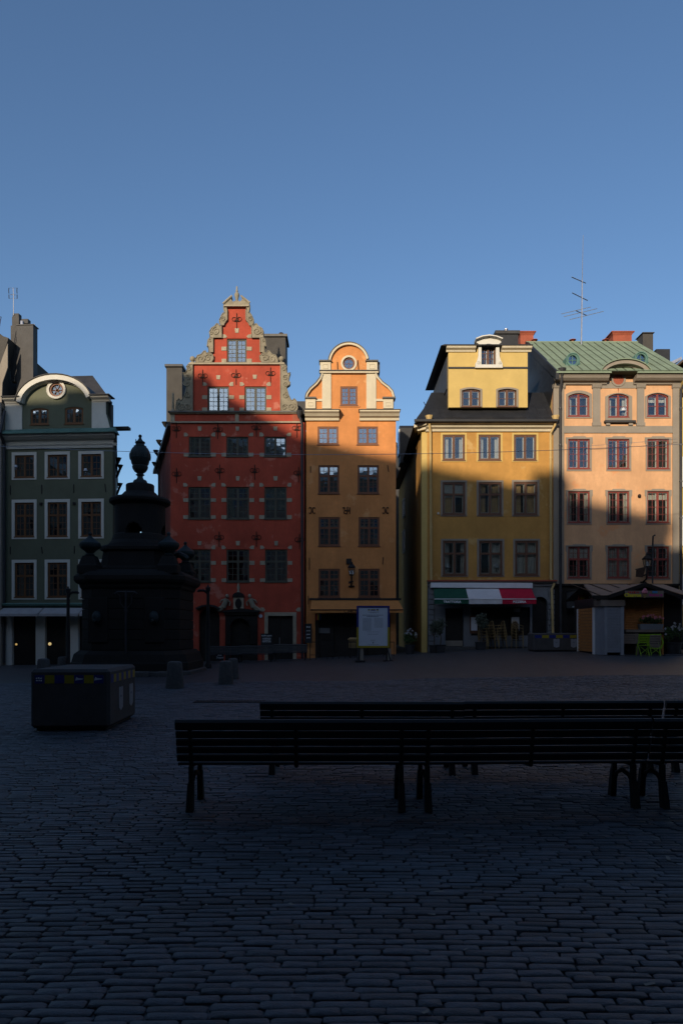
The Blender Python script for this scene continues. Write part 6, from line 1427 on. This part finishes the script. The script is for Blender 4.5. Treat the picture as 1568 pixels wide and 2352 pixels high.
# ================================================================== stacked restaurant chairs
def make_chair(label):
    c = local('rattan_chair', label, 'chair', (0,0,0))
    MB().cbox(-.21,.21,-.2,.22,.43,.46,.012).build('seat', m_weave, c)
    b = MB(); pts = [(-.2,.2,.46),(-.22,.24,.72),(-.14,.26,.86),(0,.27,.9),(.14,.26,.86),(.22,.24,.72),(.2,.2,.46)]; b.tube(pts, .016, 6); b.build('back_frame', m_rattan, c)
    MB().prism([(-.18,.5),(.18,.5),(.2,.72),(.12,.84),(0,.87),(-.12,.84),(-.2,.72)], .235, .245).build('backrest', m_weave, c)
    for s in (-1,1):
        MB().tube([(s*.2,-.2,.45),(s*.22,-.24,0)], .014, 6).build('leg', m_rattan, c); MB().tube([(s*.19,.2,.45),(s*.2,.26,0)], .014, 6).build('leg', m_rattan, c)
        MB().tube([(s*.21,.24,.68),(s*.25,.05,.66),(s*.24,-.15,.64),(s*.21,-.19,.46)], .014, 6).build('armrest', m_rattan, c)
    return c
chair0 = None
names = ['lowest','second lowest','middle','second highest','topmost']
for u, n, rz, lab in [(1109,4,65,'the stack nearest the potted olive tree'),(1124,5,-70,'the stack second from the olive tree'),(1150,5,-75,'the stack third from the olive tree'),(1187,5,20,'the stack nearest the arched door')]:
    Y = 39.9; xx = X(u, Y); g0 = ground(xx, Y)+.0
    for k in range(n):
        l = names[k if n == 5 or k < 3 else 4]+' rattan chair of '+lab
        loc = (xx+.03*k*math.sin(R(rz)), Y-.03*k*math.cos(R(rz))*-1, g0+.15*k)
        if chair0 is None: chair0 = make_chair(l); chair0.location = loc; chair0.rotation_euler = (0,0,R(rz)); chair0['group'] = 'stacked rattan chairs'
        else: dup(chair0, loc, R(rz), l, 'stacked rattan chairs')

# ================================================================== the kiosk
def kiosk():
    Y = 33.0; xk0, xk1 = X(1433,Y), X(1523,Y); xs0 = X(1372,Y); g0 = ground(xk0, Y)
    k = thing('market_kiosk', 'closed market kiosk with orange shutters and a brown pitched roof', 'kiosk', (xk0, Y, g0))
    zt = Z(1372,Y)
    MB().box(xs0+.02, xk1+.9, Y+.25, Y+3.4, g0-.1, zt).build('body', m_dark, k)
    def roller(x0, x1, y, z0, z1, mat, nm, pitch=.075):
        g = MB(); n = int((z1-z0)/pitch); prof = []
        for i in range(n):
            za = z0+i*(z1-z0)/n; zb_ = z0+(i+1)*(z1-z0)/n; prof += [(0.0,za),(-.022,za+(zb_-za)*.25),(-.022,za+(zb_-za)*.7),(0.0,za+(zb_-za)*.9)]
        prof.append((0.0,z1)); pv = [(xx, y+p, q) for xx in (x0,x1) for p, q in prof]; m = len(prof)
        g.add(pv, [(i, m+i, m+i+1, i+1) for i in range(m-1)]); return g.build(nm, mat, k)
    roller(xk0+.02, xk1-.08, Y+.1, Z(1446,Y), zt, m_wood, 'wooden_shutter')
    MB().box(xk1-.08, xk1, Y, Y+.25, g0, zt).build('corner_post', m_wood, k); MB().box(xk0-.02, xk1+.05, Y-.2, Y+.2, Z(1452,Y), Z(1446,Y)).build('counter', m_kroof, k)
    MB().box(xk0, xk1, Y+.2, Y+.25, g0, Z(1452,Y)).build('counter_front', m_dark, k)
    # grey roller shutter on the corner
    xm = X(1388,Y-.5); yy = Y-.5
    roller(xm+.1, X(1424,yy), yy+.03, g0+.1, Z(1392,yy), m_shut, 'metal_shutter', .068)
    for a_, b_ in [(xm-.02,xm+.1),(X(1424,yy),X(1432,yy))]: MB().box(a_, b_, yy, yy+.12, g0, Z(1392,yy)).build('shutter_rail', m_shut, k)
    sd = MB().hexa([(xs0,yy+.9,g0),(xm-.02,yy+.06,g0),(xm-.02,yy+.12,g0),(xs0+.05,yy+.96,g0),(xs0,yy+.9,Z(1392,yy)),(xm-.02,yy+.06,Z(1392,yy)),(xm-.02,yy+.12,Z(1392,yy)),(xs0+.05,yy+.96,Z(1392,yy))]).build('metal_shutter', m_shut, k)
    MB().box(xs0-.05, X(1434,yy), yy-.06, yy+.9, Z(1392,yy), Z(1378,yy)).build('shutter_box', m_kroof, k)
    # orange side wall, plank by plank
    n = 14; z0, z1 = g0+.1, Z(1395,Y)
    for j in range(n): MB().box(xs0-.05, xs0+.0, Y+.5, Y+2.6, z0+(z1-z0)*j/n+.008, z0+(z1-z0)*(j+1)/n-.008).build('side_plank', m_wood, k)
    MB().box(xs0-.08, xs0+.03, Y+2.6, Y+2.72, g0, z1).build('corner_post', m_frw, k); MB().box(xs0-.08, xs0+.03, Y+.38, Y+.5, g0, z1).build('corner_post', m_frw, k)
    # roof: long ridge with a front gable
    yE, yR = Y-.4, 36.0; zE, zR = Z(1368,yE), Z(1342,yR); xL, xR = X(1361,yE), xk1+1.3; xL2 = X(1339,yR)
    r = MB(); r.add([(xL,yE,zE),(xR,yE,zE),(xR,yR,zR),(xL2,yR,zR),(xR,yR+3,zE),(xL2,yR+3,zE)], [(0,1,2,3),(3,2,4,5)]); r.add([(xL,yE,zE-.07),(xR,yE,zE-.07),(xR,yR,zR-.07),(xL2,yR,zR-.07)], [(3,2,1,0)]); rf = r.build('roof', m_kroof, k)
    for i in range(5): xx = xL+(xR-xL)*i/5+.3; MB().tube([(xx,yE,zE+.02),(xx-.25,yR,zR+.02)], .025, 5).build('roof_batten', m_dark, rf)
    MB().box(xL-.02, xR, yE-.05, yE+.0, zE-.16, zE+.01).build('fascia', m_dark, k)
    zP = Z(1339,yE-.3); xp = X(1480,yE-.3); xa, xb = X(1400,yE-.3), X(1560,yE-.3); za = Z(1366,yE-.3)
    MB().add([(xa,yE-.3,za),(xp,yE-.3,zP),(xp,yR,zP+.0),(xa,yE+.6,za),(xb,yE-.3,za),(xb,yE+.6,za)], [(0,1,2,3),(1,4,5,2)]).build('gable_roof', m_kroof, k)
    for p, q in (((xa-.05,za-.03),(xp,zP-.01)),((xp,zP-.01),(xb+.05,za-.03))): 
        MB().hexa([(p[0],yE-.36,p[1]-.14),(q[0],yE-.36,q[1]-.14),(q[0],yE-.3,q[1]-.14),(p[0],yE-.3,p[1]-.14),(p[0],yE-.36,p[1]+.03),(q[0],yE-.36,q[1]+.03),(q[0],yE-.3,q[1]+.03),(p[0],yE-.3,p[1]+.03)]).build('barge_board', m_dark, k)
    MB().prism([(xa+.3,za-.05),(xb-.3,za-.05),(xp,zP-.12)], yE-.2, yE-.15).build('gable_panel', m_dark, k)
    # sign
    ys = Y-.85
    zs0, zs1 = Z(1372,ys), Z(1357,ys); s = MB().box(X(1434,ys), X(1522,ys), ys-.05, ys, zs0, zs1).build('sign_board', m_kroof, k)
    yel = M('sign_yellow', (.6,.5,.03), var=.1, bump=0.0); pk = M('sign_pink', (.45,.04,.2), var=.1, bump=0.0); rd = M('sign_red', (.4,.03,.03), var=.1, bump=0.0); bl = M('sign_blue', (.05,.2,.4), var=.1, bump=0.0)
    zc = lambda v: Z(v,ys-.07)
    writing('Churros', .21, yel, s, (X(1452,ys-.07), ys-.07, zc(1367.2)), bold=.012); scrawl(s, X(1441,ys-.07), X(1466,ys-.07), ys-.06, zc(1360.2), .11, rd, 1)
    scrawl(s, X(1490,ys-.07), X(1520,ys-.07), ys-.06, zc(1367), .13, pk, 2); MB().box(X(1497,ys-.07), X(1509,ys-.07), ys-.065, ys-.055, zc(1362.5), zc(1357.5)).build('sign_patch', bl, s)
    MB().prism([(X(1477.5,ys-.1),zc(1373)),(X(1481,ys-.1),zc(1373)),(X(1485,ys-.1),zc(1363)),(X(1474,ys-.1),zc(1363))], ys-.12, ys-.07).build('cone_emblem', m_rattan, s)
    g = MB(); 
    for dx, dv in ((1477,1360),(1482,1360),(1480,1355.5)): g.ball((X(dx,ys-.1), ys-.1, zc(dv)), .09, 8, 6)
    g.build('cone_emblem', m_petal_p, s, smooth=True)
    return k, Y, xk0, xk1, g0
k_, Yk, xk0, xk1, gk = kiosk()
shrub('long box of pink flowers on the kiosk counter', 0, 0, 1.05, .62, m_petal_p, 'box', 31, on=(X(1493,Yk-.1), Yk-.05, Z(1446,Yk)), nm='flower_box')
shrub('grey barrel planter with pale flowers at the right picture edge', 0, 0, .95, 1.35, m_petal_w, 'dark', 32, on=(X(1546,Yk-.2), Yk-.2, ground(X(1546,Yk),Yk)), nm='flower_barrel')
o = local('service_cart', 'dark low cart behind the flower barrel at the picture edge', 'cart', (X(1562,Yk+.6), Yk+.6, ground(15,Yk)))
MB().cbox(-.5,.6,0,.6,.25,1.1,.03).build('cabinet', m_pot, o); MB().box(-.55,.65,-.05,.65,1.1,1.14).build('worktop', m_steel, o)
for xx in (-.4,.5): MB().lathe([(.1,-.04),(.1,.04)],0,0,10).build
for xx in (-.4,.5):
    w = MB(); w.lathe([(.13,-.03),(.13,.03)],0,0,12); w.v = [(xx+p[0], .05+p[2], .13+p[1]) for p in w.v]; w.build('wheel', m_iron, o)
MB().box(-.45,.55,0.02,.55,.2,.26).build('chassis', m_iron, o)
# lime green folding chairs
def lime_chair(label, u, rz, slats, fold):
    Y = 32.2; xx = X(u, Y); c = local('folding_chair', label, 'chair', (xx, Y, ground(xx, Y)), R(rz), 'lime green folding chairs by the kiosk')
    for s in (-1,1):
        MB().tube([(s*.23,.16,.0),(s*.23,-.02,.46),(s*.23,-.14,.92)], .02, 6).build('leg', m_lime, c); MB().tube([(s*.19,-.24,0),(s*.19,.0,.44),(s*.19,.16,.6 if fold else .47)], .018, 6).build('leg', m_lime, c)
    for j in range(5): z_ = .55+j*.075; MB().box(-.24,.24,-.055-(z_-.46)*.26,-.035-(z_-.46)*.26,z_,z_+.052).build('back_slat', m_lime if not fold else m_kroof, c)
    MB().box(-.25,.25,-.15,-.12,.9,.94).build('top_rail', m_lime, c)
    for j in range(4):
        if fold: MB().box(-.22,.22,-.06-j*.012,-.045-j*.012,.30+j*.06,.345+j*.06).build('seat_slat', m_lime if j == 0 else m_kroof, c)
        else: MB().box(-.22,.22,-.27+j*.09,-.2+j*.09,.44,.46).build('seat_slat', m_lime, c)
    MB().tube([(-.2,-.2,.08),(.2,-.2,.40)], .012, 5).build('brace', m_lime, c); MB().tube([(.2,-.2,.08),(-.2,-.2,.40)], .012, 5).build('brace', m_lime, c)
    if fold:
        for s in (-1,1): MB().ribbon([(.26*s,.3),(.33*s,.45),(.36*s,.6),(.3*s,.78),(.24*s,.86)], .06*s, -.1, -.07).build('round_side', m_lime, c)
lime_chair('lime green slatted folding chair beside the grey shutter', 1475, 4, 5, False)
lime_chair('folded lime green chair with brown slats, right of the other one', 1502, -8, 5, True)
st = local('crate_stack', 'pile of dark slatted crates behind the lime green chair', 'crates', (X(1446,32.7), 32.7, ground(X(1446,32.7),32.7)))
for j in range(6): MB().cbox(-.5,.42,0,.3,.5+j*.075,.56+j*.075,.006).build('slat', m_kroof, st)
for xx in (-.4,.35): MB().box(xx-.04,xx+.04,.05,.25,0,.95).build('post', m_kroof, st)
rl = local('kerb_rail', 'black rubber cable ramp on the ground before the cart', 'ramp', (*hit(1556,1506)[:2], hit(1556,1506)[2])); MB().hexa([(-.6,-.15,0),(.5,-.15,0),(.5,.15,0),(-.6,.15,0),(-.58,-.06,.07),(.48,-.06,.07),(.48,.06,.07),(-.58,.06,.07)]).build('ramp', m_pot, rl)

# ================================================================== chalkboards and small signs
def chalk(label, u0, u1, v0, v1, Y, lines, stand=True):
    b = thing('chalkboard', label, 'board', (X((u0+u1)/2,Y), Y, ground(X(u0,Y),Y)))
    MB().box(X(u0,Y), X(u1,Y), Y-.02, Y+.02, Z(v1,Y), Z(v0,Y)).build('slate', m_slat, b)
    fr = MB().plate(rect(X(u0-.8,Y), X(u1+.8,Y), Z(v1+.8,Y), Z(v0-.8,Y)), [rect(X(u0,Y), X(u1,Y), Z(v1,Y), Z(v0,Y))], Y-.03, Y+.02).build('frame', m_dark, b)
    for i, (t, s, v) in enumerate(lines):
        if t is None: scrawl(b, X(u0+3,Y), X(u1-3,Y), Y-.024, Z(v,Y), s, m_wink, i+int(u0)); continue
        writing(t, s, m_wink, b, (X((u0+u1)/2,Y), Y-.028, Z(v,Y)), shear=.25)
    if stand: MB().box(X(u0+2,Y), X(u0+3.5,Y), Y+.02, Y+.06, ground(X(u0,Y),Y), Z(v1,Y)).build('leg', m_dark, b); MB().box(X(u1-3.5,Y), X(u1-2,Y), Y+.02, Y+.06, ground(X(u0,Y),Y), Z(v1,Y)).build('leg', m_dark, b)
chalk('chalkboard menu leaning by the plain door of the red house', 600, 625, 1456, 1482, 40.2, [('Kaffekoppen', .11, 1460), (None, .05, 1466), (None, .05, 1470), (None, .05, 1474)])
chalk('small chalkboard on the ground right of the fountain', 497, 513, 1502, 1517, 33.0, [(None, .05, 1505), ('Soppa', .13, 1510)], False)
chalk('tall chalkboard menu at the edge of the orange house shopfront', 701, 715, 1433, 1476, 40.6, [(None, .07, 1440), (None, .06, 1449), (None, .06, 1457), (None, .06, 1465)])
Y = 40.4
sg = thing('shop_sign', 'black shop panel with a white swan figure beside the kiosk', 'sign', (X(1320,Y), Y, Z(1390,Y)))
MB().prism([(X(a_,Y), Z(b_,Y)) for a_, b_ in [(1301,1397),(1301,1363),(1305,1358.5),(1335,1358.5),(1340,1365),(1340,1397)]], Y, Y+.08).build('panel', m_pot, sg)
MB().prism([(X(a_,Y), Z(b_,Y)) for a_, b_ in [(1305,1373),(1308,1378),(1316,1379),(1321,1377),(1318,1371),(1312,1367),(1309,1371)]], Y-.02, Y).build('swan_relief', m_paper, sg)
writing('WO', .22, m_wink, sg, (X(1332,Y), Y-.02, Z(1379,Y))); writing('HED', .11, m_wink, sg, (X(1327,Y), Y-.02, Z(1389,Y))); writing('ENTRANCE', .11, m_wink, sg, (X(1325,Y), Y-.02, Z(1394,Y)))
Y = 37.5
sg = thing('flag_sign', 'small blue board with a white stripe hanging before the kiosk', 'sign', (X(1343,Y), Y, Z(1395,Y)))
MB().box(X(1331,Y), X(1358,Y), Y, Y+.03, Z(1395,Y), Z(1381,Y)).build('blue_board', m_blue, sg); MB().hexa([(X(1331,Y),Y-.01,Z(1387.6,Y)),(X(1362,Y),Y-.01,Z(1385.2,Y)),(X(1362,Y),Y,Z(1385.2,Y)),(X(1331,Y),Y,Z(1387.6,Y)),(X(1331,Y),Y-.01,Z(1386.4,Y)),(X(1362,Y),Y-.01,Z(1384,Y)),(X(1362,Y),Y,Z(1384,Y)),(X(1331,Y),Y,Z(1386.4,Y))]).build('white_stripe', m_paper, sg)
MB().box(X(1358,Y), X(1367,Y), Y, Y+.03, Z(1387,Y), Z(1381.5,Y)).build('end_plate', m_shop, sg); MB().tube([(X(1345,Y),Y,Z(1381,Y)),(X(1345,Y),Y,Z(1352,Y)),(X(1350,Y),41,Z(1350,Y))], .015, 5).build('hanger', m_iron, sg)
sg = thing('ice_cream_sign', 'dark red hanging sign with yellow panel and white lettering by the kiosk', 'sign', (X(1345,Y), Y, Z(1378,Y)))
MB().box(X(1328,Y), X(1352,Y), Y+.1, Y+.14, Z(1378,Y), Z(1366,Y)).build('red_board', m_frr, sg); MB().box(X(1333,Y), X(1342,Y), Y+.08, Y+.1, Z(1375,Y), Z(1371,Y)).build('yellow_panel', m_yel, sg)
scrawl(sg, X(1352,Y), X(1362,Y), Y+.06, Z(1371.5,Y), .12, m_wink, 3); scrawl(sg, X(1321,Y), X(1338,Y), Y+.06, Z(1361,Y), .13, m_wink, 4); MB().tube([(X(1340,Y),Y+.12,Z(1366,Y)),(X(1340,Y),Y+.12,Z(1355,Y)),(X(1343,Y),41,Z(1353,Y))], .015, 5).build('hanger', m_iron, sg)
# railing and tables of the orange house terrace
tr = thing('terrace_railing', 'low dark railing of the cafe terrace under the orange awning', 'railing', (X(760,38.5), 38.5, ground(0,38.5)))
Y = 38.3; g0 = ground(X(760,Y), Y)
for a_, b_ in [(712,818),(880,905)]:
    MB().box(X(a_,Y), X(b_,Y), Y-.02, Y+.02, g0+.86, g0+.9).build('top_bar', m_iron, tr); MB().box(X(a_,Y), X(b_,Y), Y-.015, Y+.015, g0+.2, g0+.23).build('bottom_bar', m_iron, tr)
    n = int((b_-a_)/12)
    for i in range(n+1): xx = X(a_,Y)+(X(b_,Y)-X(a_,Y))*i/n; MB().box(xx-.015, xx+.015, Y-.014, Y+.014, g0-.1, g0+.86).build('post', m_iron, tr)
bk = local('basket', 'pale wicker basket on the cafe terrace beside the white board', 'basket', (X(862-5,38.9)-2.0, 38.9, ground(-.5,38.9)+.55)); bk.location.x = X(861-0,38.9)*0+X(1150*0+861.5-0,38.9)*0+X(862,38.9)-1.05-0
for j in range(6): MB().box(-.36,.36,-.25,.25,j*.07+.01,j*.07+.06).build('wicker_band', m_rattan, bk)
MB().loft([(1,.7),(-1,.7),(-1,-.7),(1,-.7)], [(.40,.43),(.42,.46),(.3,.56)]).build('lid', m_rattan, bk)
for sx in (-.3,.3):
    for sy in (-.2,.2): MB().box(sx-.025, sx+.025, sy-.025, sy+.025, -.55, .0).build('leg', m_dark, bk)

# ================================================================== litter between the setts
lr = random.Random(5); g = MB()
for _ in range(46):
    y_ = lr.uniform(2.8, 16); x_ = lr.uniform(-.5, .5)*y_; z_ = ground(x_, y_)+.012; a_ = lr.uniform(0, 6.3); s_ = lr.uniform(.006, .016); l_ = s_*lr.uniform(1, 3)
    c_, n_ = math.cos(a_), math.sin(a_)
    g.add([(x_+p*l_*c_-q*s_*n_, y_+p*l_*n_+q*s_*c_, z_+lr.uniform(0,.006)) for p, q in ((-1,-1),(1,-.6),(1,1),(-1,.7))], [(0,1,2,3)])
lo = g.build('litter', m_greystone, None); lo['kind'] = 'stuff'; lo['label'] = 'scattered cigarette ends and leaf scraps on the setts'; lo['category'] = 'litter'
